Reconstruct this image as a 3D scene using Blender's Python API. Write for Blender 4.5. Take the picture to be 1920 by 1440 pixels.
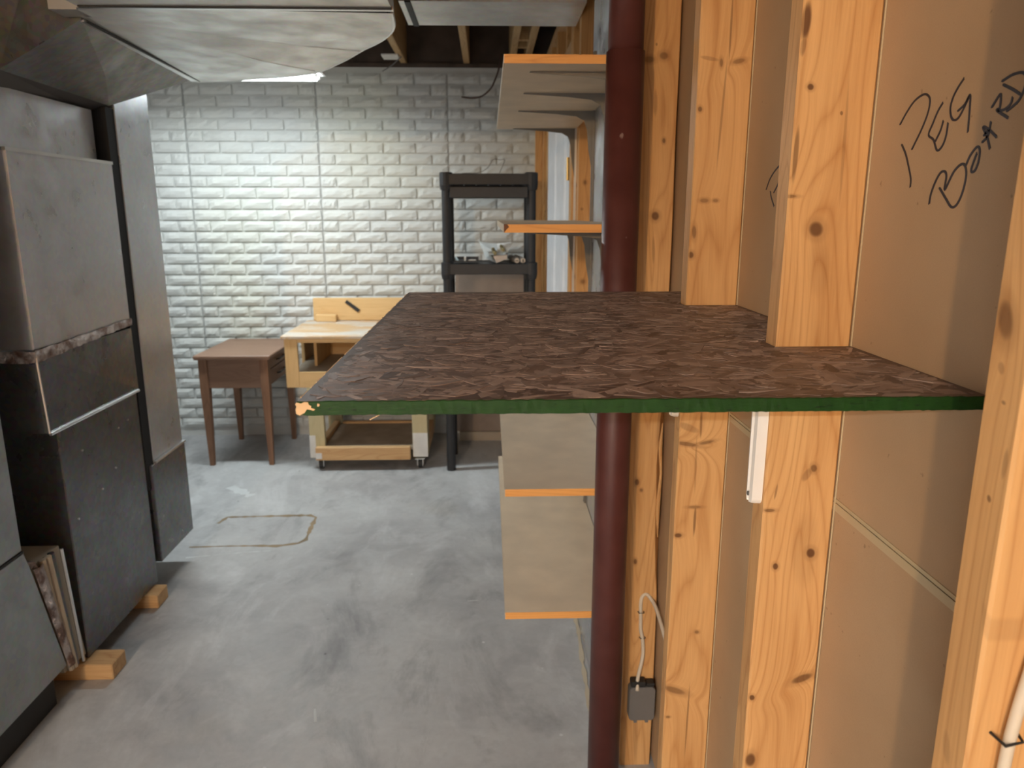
import bpy, bmesh, math, random
from mathutils import Vector, Matrix, noise
R = random.Random(7)
PI = math.pi
F = 1.46          # camera height above the floor; heights below are given from eye level, F lifts them

# ---------------------------------------------------------------- camera
sc = bpy.context.scene
for o in list(bpy.data.objects): bpy.data.objects.remove(o)
pitch = math.atan(317/1390.0); yaw = math.atan(45*math.cos(pitch)/1390.0)
cd = bpy.data.cameras.new('camera'); cam = bpy.data.objects.new('camera', cd)
sc.collection.objects.link(cam); sc.camera = cam
cd.sensor_width = 36; cd.lens = 1390/1920*36; cd.clip_start = .02; cd.clip_end = 60
cam.location = (0, 0, F); cam.rotation_euler = (PI/2-pitch, 0, -yaw)
cd.dof.use_dof = True; cd.dof.focus_distance = .95; cd.dof.aperture_fstop = 9

# ---------------------------------------------------------------- world, exposure
w = bpy.data.worlds.new('world'); sc.world = w; w.use_nodes = True
w.node_tree.nodes['Background'].inputs[0].default_value = (.8, .85, 1, 1)
w.node_tree.nodes['Background'].inputs[1].default_value = .03
vs = sc.view_settings
vs.view_transform = 'Standard'; vs.look = 'None'; vs.gamma = 1; vs.use_curve_mapping = False
vs.exposure = 0.0
TUBE = 18.0       # power of the hanging fluorescent fixture
COOL = 170.0       # second fluorescent behind the camera
BULB = 228.0       # bare warm bulb behind the camera

# ---------------------------------------------------------------- node helpers
class NT:
    def __init__(s, name):
        s.m = bpy.data.materials.new(name); s.m.use_nodes = True
        s.t = s.m.node_tree; s.b = s.t.nodes['Principled BSDF']
        g = s.t.nodes.new('ShaderNodeNewGeometry'); s.pos = g.outputs['Position']
    def put(s, inp, v):
        if isinstance(v, bpy.types.NodeSocket): s.t.links.new(v, inp)
        elif v is not None:
            if hasattr(inp.default_value, '__len__') and not hasattr(v, '__len__'): v = (v,)*len(inp.default_value)
            if hasattr(v, '__len__') and len(v) == 3 and len(inp.default_value) == 4: v = (*v, 1)
            inp.default_value = v
    def math(s, op, a, b=None, c=None):
        n = s.t.nodes.new('ShaderNodeMath'); n.operation = op
        for i, v in enumerate((a, b, c)):
            if v is not None: s.put(n.inputs[i], v)
        return n.outputs[0]
    def vec(s, op, a, b=None):
        n = s.t.nodes.new('ShaderNodeVectorMath'); n.operation = op
        s.put(n.inputs[0], a)
        if b is not None: s.put(n.inputs[1], b)
        return n.outputs[0]
    def sep(s, v):
        n = s.t.nodes.new('ShaderNodeSeparateXYZ'); s.put(n.inputs[0], v); return n.outputs
    def comb(s, x, y, z):
        n = s.t.nodes.new('ShaderNodeCombineXYZ')
        for i, v in enumerate((x, y, z)): s.put(n.inputs[i], v)
        return n.outputs[0]
    def noise(s, v, scale, detail=3, rough=.5, dist=0, col=False):
        n = s.t.nodes.new('ShaderNodeTexNoise'); s.put(n.inputs['Vector'], v)
        n.inputs['Scale'].default_value = scale; n.inputs['Detail'].default_value = detail
        n.inputs['Roughness'].default_value = rough; n.inputs['Distortion'].default_value = dist
        return n.outputs[1 if col else 0]
    def vor(s, v, scale, feature='F1', out=0):
        n = s.t.nodes.new('ShaderNodeTexVoronoi'); n.feature = feature; s.put(n.inputs['Vector'], v)
        n.inputs['Scale'].default_value = scale; return n.outputs[out]
    def ramp(s, f, stops, interp='LINEAR'):
        n = s.t.nodes.new('ShaderNodeValToRGB'); s.put(n.inputs[0], f); r = n.color_ramp; r.interpolation = interp
        while len(r.elements) < len(stops): r.elements.new(.5)
        for e, (p, c) in zip(r.elements, stops):
            e.position = p; e.color = (*c, 1) if hasattr(c, '__len__') else (c, c, c, 1)
        return n.outputs[0]
    def mix(s, f, a, b, blend='MIX'):
        n = s.t.nodes.new('ShaderNodeMix'); n.data_type = 'RGBA'; n.blend_type = blend
        s.put(n.inputs[0], f); s.put(n.inputs[6], a); s.put(n.inputs[7], b); return n.outputs[2]
    def mr(s, v, a, b, c=0., d=1., smooth=False):
        n = s.t.nodes.new('ShaderNodeMapRange'); s.put(n.inputs[0], v)
        if smooth: n.interpolation_type = 'SMOOTHSTEP'
        for i, q in enumerate((a, b, c, d)): n.inputs[i+1].default_value = q
        return n.outputs[0]
    def bump(s, h, strength=.3, dist=.002):
        n = s.t.nodes.new('ShaderNodeBump'); s.put(n.inputs['Height'], h)
        n.inputs['Strength'].default_value = strength; n.inputs['Distance'].default_value = dist
        s.t.links.new(n.outputs[0], s.b.inputs['Normal'])
    def set(s, **k):
        names = dict(color='Base Color', rough='Roughness', metal='Metallic', spec='Specular IOR Level', ior='IOR',
                     emit='Emission Color', estr='Emission Strength', coat='Coat Weight', crough='Coat Roughness')
        for a, v in k.items(): s.put(s.b.inputs[names[a]], v)
        return s.m

def plain(name, col, rough=.6, metal=0, bump=0, bscale=200, spec=.5, var=.06):
    n = NT(name)
    nz = n.noise(n.pos, 9, 4)
    c = n.mix(n.mr(nz, .3, .7), tuple(v*(1-var) for v in col), tuple(min(1, v*(1+var)) for v in col))
    if bump: n.bump(n.noise(n.pos, bscale, 3), bump, .001)
    return n.set(color=c, rough=rough, metal=metal, spec=spec)

def wood(name, light, dark, axis='z', knots=(), plane='y', rough=.55, warp=.012, seed=0., rings=70, coat=0, contrast=1., face=None):
    """grain that runs along axis; knots = (across, height, half width, half height, slope, darkness)"""
    n = NT(name)
    p = n.vec('ADD', n.pos, (seed, seed*.7, 0)) ; P = n.sep(n.pos)
    if axis == 'z':
        ac = P[0] if plane == 'y' else P[1]; zz = P[2]
        warpsum = None; darkf = None; halo = None
        for (a, z, ra, rz, sl, dk) in knots:
            dz = n.math('SUBTRACT', zz, z+F)
            dx = n.math('SUBTRACT', n.math('SUBTRACT', ac, a), n.math('MULTIPLY', dz, sl))
            d2 = n.math('ADD', n.math('POWER', n.math('ABSOLUTE', n.math('DIVIDE', dx, ra)), 2.), n.math('POWER', n.math('ABSOLUTE', n.math('DIVIDE', dz, rz)), 2.))
            fall = n.mr(d2, 1.5, .35, 0, dk, True)
            darkf = fall if darkf is None else n.math('MAXIMUM', darkf, fall)
            if ra > .0025 and rz/ra < 3 and dk > .35:
                q = n.math('ADD', n.math('POWER', n.math('ABSOLUTE', n.math('DIVIDE', dx, ra*2.2)), 2.), n.math('POWER', n.math('ABSOLUTE', n.math('DIVIDE', dz, max(rz, ra)*5)), 2.))
                e = n.math('DIVIDE', ra*1.6, n.math('ADD', q, 1.))
                warpsum = e if warpsum is None else n.math('ADD', warpsum, e)
                hq = n.mr(d2, 5, .6, 0, .35, True)
                halo = hq if halo is None else n.math('MAXIMUM', halo, hq)
        X = n.math('ADD', P[0], seed); Y = n.math('ADD', P[1], seed*.7)
        if warpsum is not None:
            if plane == 'y': X = n.math('ADD', X, warpsum)
            else: Y = n.math('ADD', Y, warpsum)
        v1 = n.comb(X, Y, n.math('MULTIPLY', zz, .035)); v2 = n.comb(X, Y, n.math('MULTIPLY', zz, .09))
    else:
        darkf = halo = None
        s = {'x': (.035, 1, 1), 'y': (1, .035, 1)}[axis]; s2 = {'x': (.09, 1, 1), 'y': (1, .09, 1)}[axis]
        v1 = n.vec('MULTIPLY', p, s); v2 = n.vec('MULTIPLY', p, s2)
    if darkf is not None and plane == 'y':      # knots show on the broad faces only
        g = n.t.nodes.new('ShaderNodeNewGeometry'); ny = n.math('ABSOLUTE', n.sep(g.outputs['True Normal'])[1])
        darkf = n.math('MULTIPLY', darkf, n.mr(ny, .5, .8)); 
        if halo is not None: halo = n.math('MULTIPLY', halo, n.mr(ny, .5, .8))
    ring = n.noise(v2, 9, 2, .4)
    w1 = n.math('ABSOLUTE', n.math('SINE', n.math('MULTIPLY', ring, rings)))
    fine = n.noise(v1, 260, 3, .6); broad = n.noise(v2, 22, 3, .55)
    k = n.math('MULTIPLY', n.math('POWER', n.math('SUBTRACT', 1., w1), 2.5), .42*contrast)
    k = n.math('ADD', k, n.mr(fine, .35, .75, 0, .28*contrast)); k = n.math('ADD', k, n.mr(broad, .3, .7, -.05, .38*contrast))
    c = n.mix(k, light, dark)
    if halo is not None: c = n.mix(halo, c, tuple(v*.62 for v in dark))
    if darkf is not None: c = n.mix(darkf, c, (dark[0]*.16, dark[1]*.10, dark[2]*.10))
    h = n.math('SUBTRACT', n.math('MULTIPLY', fine, .6), n.math('MULTIPLY', darkf, .6) if darkf is not None else .0)
    n.bump(h, .35, .0012)
    return n.set(color=c, rough=rough, spec=.35, coat=coat, crough=.3)

def galv(name, base=(.50, .52, .55), rough=.33, seed=0, mottle=.5, dirt=.3):
    n = NT(name); p = n.vec('ADD', n.pos, (seed, seed, seed))
    a = n.noise(p, 3.2, 5, .6, .4); b = n.noise(p, 11, 3, .5, .3)
    sp = n.vor(p, 70, 'F1', 1)
    c = n.mix(n.mr(a, .35, .7, 0, mottle), base, tuple(v*.55 for v in base))
    c = n.mix(n.mr(b, .4, .85, 0, dirt*.6), c, tuple(v*.6 for v in base))
    c = n.mix(.06, c, sp)
    r = n.math('ADD', rough, n.mr(b, .3, .8, -.06, .16))
    n.bump(n.noise(p, 2.2, 1), .05, .01)
    return n.set(color=c, rough=r, metal=.72)

# ---------------------------------------------------------------- materials
LT, DK = (.74, .44, .185), (.47, .22, .07)
KA = [(0.3825, -0.0164, 0.0082, 0.0085, -0.09, 0.75), (0.362, 0.1397, 0.0036, 0.0034, -0.09, 0.8), (0.3999, 0.1121, 0.0018, 0.0023, -0.1, 0.6), (0.4063, 0.0788, 0.0018, 0.0628, -0.02, 0.25), (0.4133, -0.4256, 0.0056, 0.0067, -0.09, 0.85), (0.3688, -0.4436, 0.0035, 0.0045, -0.08, 0.8), (0.4069, -0.3103, 0.0041, 0.0049, -0.09, 0.6), (0.3988, -0.3187, 0.0054, 0.0085, 0.39, 0.35), (0.4182, -0.6082, 0.0102, 0.0073, 1.14, 0.7), (0.3521, -0.6361, 0.0036, 0.0041, -0.07, 0.8), (0.3570, -0.7338, 0.0067, 0.0102, 0, 0.8), (0.3513, 0.067, 0.0031, 0.0289, 0.02, 0.6), (0.3511, 0.2074, 0.0053, 0.0188, 0.04, 0.85), (0.3503, 0.1829, 0.003, 0.0109, 0.07, 0.5), (0.3478, 0.021, 0.0087, 0.0018, -0.08, 0.5), (0.3613, -0.341, 0.0014, 0.01, 0.12, 0.5), (0.355, -0.3661, 0.0069, 0.0022, -0.08, 0.6), (0.4059, -0.4203, 0.0174, 0.0514, -0.02, 0.12), (0.3897, -0.0595, 0.0128, 0.037, -0.09, 0.1)]
KB = [(0.391, 0.1632, 0.0019, 0.0831, 0.04, 0.4), (0.3975, 0.3, 0.0018, 0.05, 0, .5), (0.4141, 0.2464, 0.0089, 0.0041, 1.01, 0.45), (0.385, 0.2438, 0.0027, 0.0065, -0.06, 0.5), (0.3651, 0.2502, 0.0124, 0.0041, -2.25, 0.3), (0.3537, 0.1715, 0.0036, 0.0042, -0.06, 0.6), (0.3694, 0.024, 0.0074, 0.0035, -0.06, 0.4), (0.3888, 0.024, 0.0046, 0.0027, -0.06, 0.4), (0.3514, -0.0677, 0.0047, 0.0055, -0.05, 0.7), (0.3549, -0.0287, 0.0037, 0.0108, -0.05, 0.5), (0.3866, -0.3731, 0.0022, 0.0252, -0.02, 0.5), (0.3633, -0.3789, 0.0138, 0.0101, -1.39, 0.3), (0.362, -0.4105, 0.0158, 0.0051, -2.68, 0.55), (0.3985, -0.4078, 0.0099, 0.0041, 2.16, 0.5), (0.381, -0.45, 0.002, 0.0516, -0.02, 0.3), (0.3852, -0.5611, 0.0025, 0.03, 0.01, 0.6), (0.3837, -0.5343, 0.0121, 0.0027, -0.06, 0.4), (0.3552, -0.591, 0.0071, 0.0043, -0.05, 0.75), (0.4023, -0.7949, 0.0042, 0.0035, -0.06, 0.5), (0.3644, -0.9229, 0.015, 0.0096, -1.55, 0.5), (0.3938, -0.9929, 0.0018, 0.0791, 0.01, 0.5), (0.3544, -0.9834, 0.0043, 0.0025, -0.05, 0.5)]
KC = [(0.3953, 0.3466, 0.0094, 0.0076, -0.05, 0.5), (0.3626, 0.3387, 0.0118, 0.0066, -0.04, 0.4), (0.3777, 0.3704, 0.0024, 0.0033, -0.04, 0.5), (0.3893, -0.0024, 0.0087, 0.0096, -0.04, 0.75), (0.4026, 0.1653, 0.0036, 0.0057, -0.05, 0.6), (0.3796, 0.2469, 0.0048, 0.0279, -0.04, 0.3), (0.3878, -0.0811, 0.0037, 0.0305, -0.04, 0.25), (0.3682, -0.6521, 0.0054, 0.0085, -0.04, 0.7), (0.3708, -0.8661, 0.0041, 0.0074, -0.04, 0.7), (0.3797, -0.6734, 0.004, 0.0043, -0.04, 0.5), (0.418, -0.5071, 0.0053, 0.0541, 0.03, 0.3), (0.3867, -1.35, 0.0073, 0.0997, -0.04, 0.2)]
KD = [(0.4841, -0.0688, 0.0072, 0.0125, 0.22, .55), (0.4741, -0.1923, 0.0021, 0.0025, 0.22, 0.6), (0.4645, -0.1637, 0.0024, 0.0105, -0.01, 0.3), (0.4813, -0.1011, 0.0031, 0.0042, 0.22, 0.3), (0.4572, -0.2829, 0.004, 0.0183, 0.39, 0.15), (0.4793, -0.3956, 0.0046, 0.012, 0.22, 0.2), (0.4743, -0.1235, 0.002, 0.0014, 0.22, 0.5)]
KE = [(0.3738, 0.1219, 0.0062, 0.0079, -0.02, 0.5), (0.3635, 0.0222, 0.0041, 0.004, -0.02, 0.4), (0.3736, -0.2572, 0.0085, 0.0084, -0.02, 0.4)]
stud_mats = {
 'a': wood('pine_knotty', LT, DK, knots=KA, seed=1.3), 'b': wood('pine_cracked', LT, DK, knots=KB, seed=3.1, rings=50),
 'c': wood('pine_round_knots', LT, DK, knots=KC, seed=5.7), 'd': wood('pine_side_knots', LT, DK, knots=KD, plane='x', seed=8.2),
 'e': wood('pine_far', LT, DK, knots=KE, seed=11.)}
pine_y = wood('pine_lengthwise', (.66, .42, .21), (.42, .2, .08), 'y', seed=2)
pine_x = wood('pine_crosswise', (.66, .44, .22), (.45, .23, .09), 'x', seed=2)
bench_x = wood('bench_wood', (.74, .50, .24), (.55, .32, .12), 'x', seed=4, contrast=.6)
bench_z = wood('bench_upright_wood', (.74, .50, .24), (.55, .32, .12), 'z', seed=6, contrast=.6)
bench_y = wood('bench_side_wood', (.74, .50, .24), (.55, .32, .12), 'y', seed=6, contrast=.6)
treated = wood('treated_post', (.56, .49, .30), (.38, .32, .17), 'z', seed=9, contrast=.6)
walnut_x = wood('walnut_top', (.30, .175, .115), (.17, .09, .055), 'x', seed=3, rough=.38, contrast=.8)
walnut_z = wood('walnut_leg', (.27, .14, .08), (.14, .065, .035), 'z', seed=3, rough=.42, contrast=.8)
joist_y = wood('joist_pine', (.56, .38, .19), (.33, .19, .08), 'y', seed=13)
galv_main = galv('galvanised_steel', (.60,.62,.66), .32, 0, .3, .15)
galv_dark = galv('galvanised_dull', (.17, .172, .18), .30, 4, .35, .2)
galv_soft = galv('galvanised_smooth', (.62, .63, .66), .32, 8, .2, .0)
galv_pale = galv('galvanised_spangled', (.90, .91, .89), .38, 2, .5, .7)
galv_edge = plain('steel_seam', (.72, .72, .72), .28, .95)
furnace = galv('furnace_steel', (.40, .44, .45), .45, 6, .5, .3)
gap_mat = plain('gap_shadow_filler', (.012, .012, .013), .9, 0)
def foil_mat():
    n = NT('foil_tape'); h = n.noise(n.pos, 60, 4, .7, 1.5)
    n.bump(h, 1., .01); c = n.mix(n.mr(n.noise(n.pos, 25, 4), .4, .62), (.62, .58, .58), (.20, .13, .11)); return n.set(color=c, rough=.28, metal=.9)
foil = foil_mat()
white_metal = plain('white_enamel', (.86, .84, .80), .35, 0)
black_plastic = plain('black_plastic', (.018, .018, .02), .5, 0, .2, 400)
grey_plastic = plain('grey_plastic', (.16, .155, .15), .5, 0, .2, 300)
white_paint = plain('white_door_paint', (.82, .83, .86), .4)
cable_mat = plain('cream_cable', (.66, .58, .46), .5)
black_rubber = plain('black_rubber', (.02, .02, .02), .6)
brass = plain('brass', (.75, .52, .2), .3, 1)
bracket_metal = plain('grey_bracket_steel', (.17, .16, .145), .5, .3)
ink = plain('black_marker_ink', (.028, .026, .035), .55)
tan_board = plain('tan_hardboard', (.40, .34, .26), .6, 0, .1, 300)
shelf_face = plain('shelf_laminate', (.78, .66, .50), .5, 0, .08, 150, var=.09)
shelf_edge = wood('shelf_edge_wood', (.88, .44, .13), (.62, .26, .07), 'x', seed=1, contrast=.9)
rust_wire = plain('brown_wire', (.10, .06, .05), .5)
card_white = plain('white_paper', (.80, .84, .84), .5)
card_beige = plain('beige_card_end', (.62, .52, .44), .7)
green_paint = None
def green_mat():
    n = NT('green_edge_paint'); a = n.noise(n.pos, 60, 4, .6); b = n.noise(n.vec('MULTIPLY', n.pos, (1, 1, 6)), 90, 3)
    c = n.mix(n.mr(a, .3, .7), (.008, .038, .006), (.013, .058, .009))
    c = n.mix(n.mr(b, .64, .72), c, (.006, .02, .006)); n.bump(n.math('ADD', a, b), .2, .002)
    return n.set(color=c, rough=.55, spec=.25)
green_paint = green_mat()
raw_osb = plain('bare_strand_wood', (.80, .55, .30), .7, 0, .6, 120, var=.2)
def post_mat():
    n = NT('oxblood_paint'); a = n.noise(n.pos, 14, 4); s = n.noise(n.vec('MULTIPLY', n.pos, (1, 1, .6)), 42, 2)
    c = n.mix(n.mr(a, .3, .7), (.080, .022, .018), (.115, .036, .030)); c = n.mix(n.mr(s, .77, .80, 0, .45), c, (.5, .38, .34))
    n.bump(n.noise(n.pos, 120, 3), .15, .001); return n.set(color=c, rough=.42)
oxblood = post_mat()
def brick_mat(name, col):
    n = NT(name); a = n.noise(n.pos, 7, 3); b = n.noise(n.vec('MULTIPLY', n.pos, (1, 1, 2.6)), 42, 4, .6); g = n.noise(n.pos, 1.1, 3)
    st = n.noise(n.vec('MULTIPLY', n.pos, (1, 1, .25)), 5, 4, .6)
    c = n.mix(n.mr(a, .3, .75), col, tuple(v*.93 for v in col)); c = n.mix(n.mr(g, .5, .72, 0, .4), c, (.72, .72, .58))
    c = n.mix(n.mr(st, .66, .8, 0, .3), c, (.42, .42, .40)); n.bump(b, .28, .006)
    return n.set(color=c, rough=.6, spec=.3)
brick_paint = brick_mat('painted_brick', (.64, .66, .645)); mortar_paint = brick_mat('painted_joint', (.60, .61, .59))
def floor_mat():
    n = NT('old_concrete'); p = n.pos
    a = n.noise(p, 1.3, 6, .62, .6); b = n.noise(p, 5.5, 6, .65, .8); c3 = n.noise(p, 40, 5, .6); wv = n.noise(n.vec('MULTIPLY', p, (1, .45, 1)), 3.2, 7, .68, .5)
    c = n.mix(n.mr(a, .32, .68), (.56, .57, .57), (.34, .34, .35))
    c = n.mix(n.mr(b, .42, .72, 0, .55), c, (.62, .635, .635))
    c = n.mix(n.mr(wv, .53, .68, 0, .7), c, (.20, .20, .206))
    c = n.mix(n.mr(wv, .46, .32, 0, .6), c, (.70, .71, .72))
    c = n.mix(n.mr(c3, .3, .8, 0, .22), c, (.26, .26, .26))
    warm = n.noise(p, 1.9, 2); c = n.mix(n.mr(warm, .62, .78, 0, .22), c, (.54, .48, .36))
    sp = n.vor(p, 9, 'F1', 0); spc = n.noise(p, 6, 2); dot = n.math('MULTIPLY', n.mr(sp, .055, .03), n.mr(spc, .52, .56))
    c = n.mix(n.math('MULTIPLY', dot, .7), c, (.06, .055, .05))
    p2 = n.vec('ADD', p, (3.3, 1.7, 0)); sp2 = n.vor(p2, 7, 'F1', 0); dot2 = n.math('MULTIPLY', n.mr(sp2, .05, .025), n.mr(n.noise(p2, 5, 2), .52, .56))
    c = n.mix(n.math('MULTIPLY', dot2, .7), c, (.75, .76, .76))
    n.bump(n.math('ADD', b, n.math('MULTIPLY', c3, .3)), .12, .004)
    return n.set(color=c, rough=n.mr(b, .3, .7, .42, .62), spec=.45)
concrete = floor_mat()
def paper_mat():
    n = NT('drywall_paper_back'); a = n.noise(n.pos, 4, 4); f = n.noise(n.vec('MULTIPLY', n.pos, (1, 1, 3)), 500, 2); s = n.noise(n.pos, 90, 2)
    c = n.mix(n.mr(a, .3, .7), (.53, .38, .235), (.46, .32, .19)); c = n.mix(n.mr(f, .4, .7, 0, .12), c, (.25, .17, .11))
    c = n.mix(n.mr(s, .74, .78, 0, .5), c, (.22, .14, .08)); n.bump(f, .1, .0005)
    return n.set(color=c, rough=.75, spec=.25)
drywall_paper = paper_mat(); seam_paper = plain('cream_drywall_edge', (.55, .45, .28), .7)
dark_wood = plain('old_subfloor', (.085, .060, .045), .85, 0, .3, 60, var=.3)
stain_mat = plain('brown_glue_residue', (.30, .22, .13), .7, var=.3)
chalk_mat = plain('white_scuff', (.62, .64, .64), .8)
far_wall = plain('dull_wall_paint', (.36, .37, .38), .8)

# ---------------------------------------------------------------- mesh helpers
class M:
    def __init__(s): s.v = []; s.f = []; s.mi = []
    def add(s, vs, fs, mi=0):
        o = len(s.v); s.v += [tuple(v) for v in vs]; s.f += [tuple(i+o for i in f) for f in fs]; s.mi += [mi]*len(fs); return s
    def box(s, x0, x1, y0, y1, z0, z1, mi=0):
        v = [(x, y, z) for z in (z0, z1) for x, y in ((x0, y0), (x1, y0), (x1, y1), (x0, y1))]
        return s.add(v, [(3, 2, 1, 0), (4, 5, 6, 7), (0, 1, 5, 4), (1, 2, 6, 5), (2, 3, 7, 6), (3, 0, 4, 7)], mi)
    def hexa(s, lo, hi, mi=0):           # two quads of four points, lower then upper, counter-clockwise from above
        return s.add(list(lo)+list(hi), [(3, 2, 1, 0), (4, 5, 6, 7), (0, 1, 5, 4), (1, 2, 6, 5), (2, 3, 7, 6), (3, 0, 4, 7)], mi)
    def prism(s, pts, d, mi=0):          # planar polygon pushed along vector d
        n = len(pts); q = [tuple(a+b for a, b in zip(p, d)) for p in pts]
        return s.add(list(pts)+q, [tuple(range(n))[::-1], tuple(range(n, 2*n))]+[(i, (i+1) % n, (i+1) % n+n, i+n) for i in range(n)], mi)
    def tube(s, path, r, seg=10, mi=0, cap=True):
        path = [Vector(p) for p in path]; rs = r if hasattr(r, '__len__') else [r]*len(path); vs = []; fs = []
        t0 = (path[1]-path[0]).normalized(); up = Vector((0, 0, 1)) if abs(t0.z) < .9 else Vector((1, 0, 0)); n = t0.cross(up).normalized()
        for i, p in enumerate(path):
            t = (path[min(i+1, len(path)-1)]-path[max(i-1, 0)]).normalized(); n = (n-t*n.dot(t)).normalized(); b = t.cross(n)
            for k in range(seg): a = 2*PI*k/seg; vs.append(p+(n*math.cos(a)+b*math.sin(a))*rs[i])
        for i in range(len(path)-1):
            for k in range(seg): fs.append((i*seg+k, i*seg+(k+1) % seg, (i+1)*seg+(k+1) % seg, (i+1)*seg+k))
        if cap: fs += [tuple(range(seg))[::-1], tuple(range((len(path)-1)*seg, len(path)*seg))]
        return s.add(vs, fs, mi)

def tag(o, label=None, cat=None, group=None, kind=None):
    for k, v in (('label', label), ('category', cat), ('group', group), ('kind', kind)):
        if v: o[k] = v
    return o
def link(o): sc.collection.objects.link(o); return o
def thing(name, loc, label, cat, group=None):
    o = link(bpy.data.objects.new(name, None)); o.location = (loc[0], loc[1], loc[2]+F); o.empty_display_size = .05
    return tag(o, label, cat, group)
def struct_root(name, loc):
    o = link(bpy.data.objects.new(name, None)); o.location = (loc[0], loc[1], loc[2]+F); o.empty_display_size = .05; return tag(o, kind='structure')
def wloc(o):
    l = Vector(o.location)
    while o.parent: o = o.parent; l += Vector(o.location)
    return l
def mk(name, m, mats, parent=None, bevel=0, smooth=False, kind=None, label=None, segs=1):
    """vertices are given at eye-level-relative world places; the object's origin goes to its own base"""
    if not isinstance(mats, (list, tuple)): mats = [mats]
    xs, ys, zs = zip(*m.v); c = Vector(((min(xs)+max(xs))/2, (min(ys)+max(ys))/2, min(zs)+F))
    me = bpy.data.meshes.new(name)
    me.from_pydata([(v[0]-c.x, v[1]-c.y, v[2]+F-c.z) for v in m.v], [], m.f)
    for q in mats: me.materials.append(q)
    for p, i in zip(me.polygons, m.mi): p.material_index = i; p.use_smooth = smooth
    me.update()
    bm = bmesh.new(); bm.from_mesh(me)
    if bevel:
        bmesh.ops.bevel(bm, geom=[e for e in bm.edges if len(e.link_faces) == 2 and e.calc_face_angle(0) > .5], offset=bevel, segments=segs, affect='EDGES', clamp_overlap=True)
    bmesh.ops.recalc_face_normals(bm, faces=bm.faces); bm.to_mesh(me); bm.free()
    o = link(bpy.data.objects.new(name, me))
    if parent: o.parent = parent; o.location = c-wloc(parent)
    else: o.location = c
    return tag(o, label=label, kind=kind)
def B(*a): return M().box(*a)
# ================================================================ SETTING
W = .438          # drywall plane (back of the stud bays)
SX = .347         # stud fronts
YB = 4.90         # brick wall
CEIL = .91        # underside of joists

floor = mk('floor', B(-3.4, .55, -3.6, 5.1, -F-.12, -F), concrete, kind='structure')
def ribbon(path, ws, z, t=.0012, jit=.3):
    m = M(); L = []; Rr = []; dense = []
    for (a, b) in zip(path[:-1], path[1:]):
        k = max(2, int((Vector(b)-Vector(a)).length/.02))
        for i in range(k): dense.append(Vector(a).lerp(Vector(b), i/k))
    dense.append(Vector(path[-1]))
    for i, p in enumerate(dense):
        d = (dense[min(i+1, len(dense)-1)]-dense[max(i-1, 0)]).normalized(); nn = Vector((-d.y, d.x)); wd = ws*(1+R.uniform(-jit, jit))
        L.append(p+nn*wd); Rr.append(p-nn*wd)
    n = len(dense); vs = [(p.x, p.y, z) for p in L]+[(p.x, p.y, z) for p in Rr]+[(p.x, p.y, z+t) for p in L]+[(p.x, p.y, z+t) for p in Rr]
    fs = []
    for i in range(n-1): fs += [(2*n+i, 2*n+i+1, 3*n+i+1, 3*n+i), (i, i+1, 2*n+i+1, 2*n+i), (n+i+1, n+i, 3*n+i, 3*n+i+1), (i, n+i, n+i+1, i+1)]
    return m.add(vs, fs)
mk('glue_stain', ribbon([(-1.32, 3.40), (-1.30, 3.477), (-1.11, 3.482), (-.90, 3.488), (-.861, 3.46), (-.859, 3.364), (-.85, 3.20), (-.875, 3.165), (-.963, 3.137), (-1.05, 3.143)], .010, -F, .0008, .6), stain_mat, floor, label='brown rectangular outline of old glue')
mk('glue_stain', ribbon([(-1.05, 3.143), (-1.179, 3.144), (-1.356, 3.138)], .005, -F, .0008, .6), stain_mat, floor)
mk('scuff', ribbon([(-1.43, 3.90), (-1.36, 3.84), (-1.27, 3.76)], .022, -F, .0005, .8), chalk_mat, floor, label='white scuff')
mk('scuff', ribbon([(-1.33, 3.03), (-1.1, 3.075), (-.98, 3.09)], .004, -F, .0005, .8), chalk_mat, floor)
for (a, b) in (((-.52, 1.93), (-.535, 1.99)), ((-.62, 1.68), (-.615, 1.75)), ((-.09, 2.62), (-.05, 2.625))):
    mk('scuff', ribbon([a, b], .003, -F, .0005, .5), chalk_mat, floor)

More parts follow.
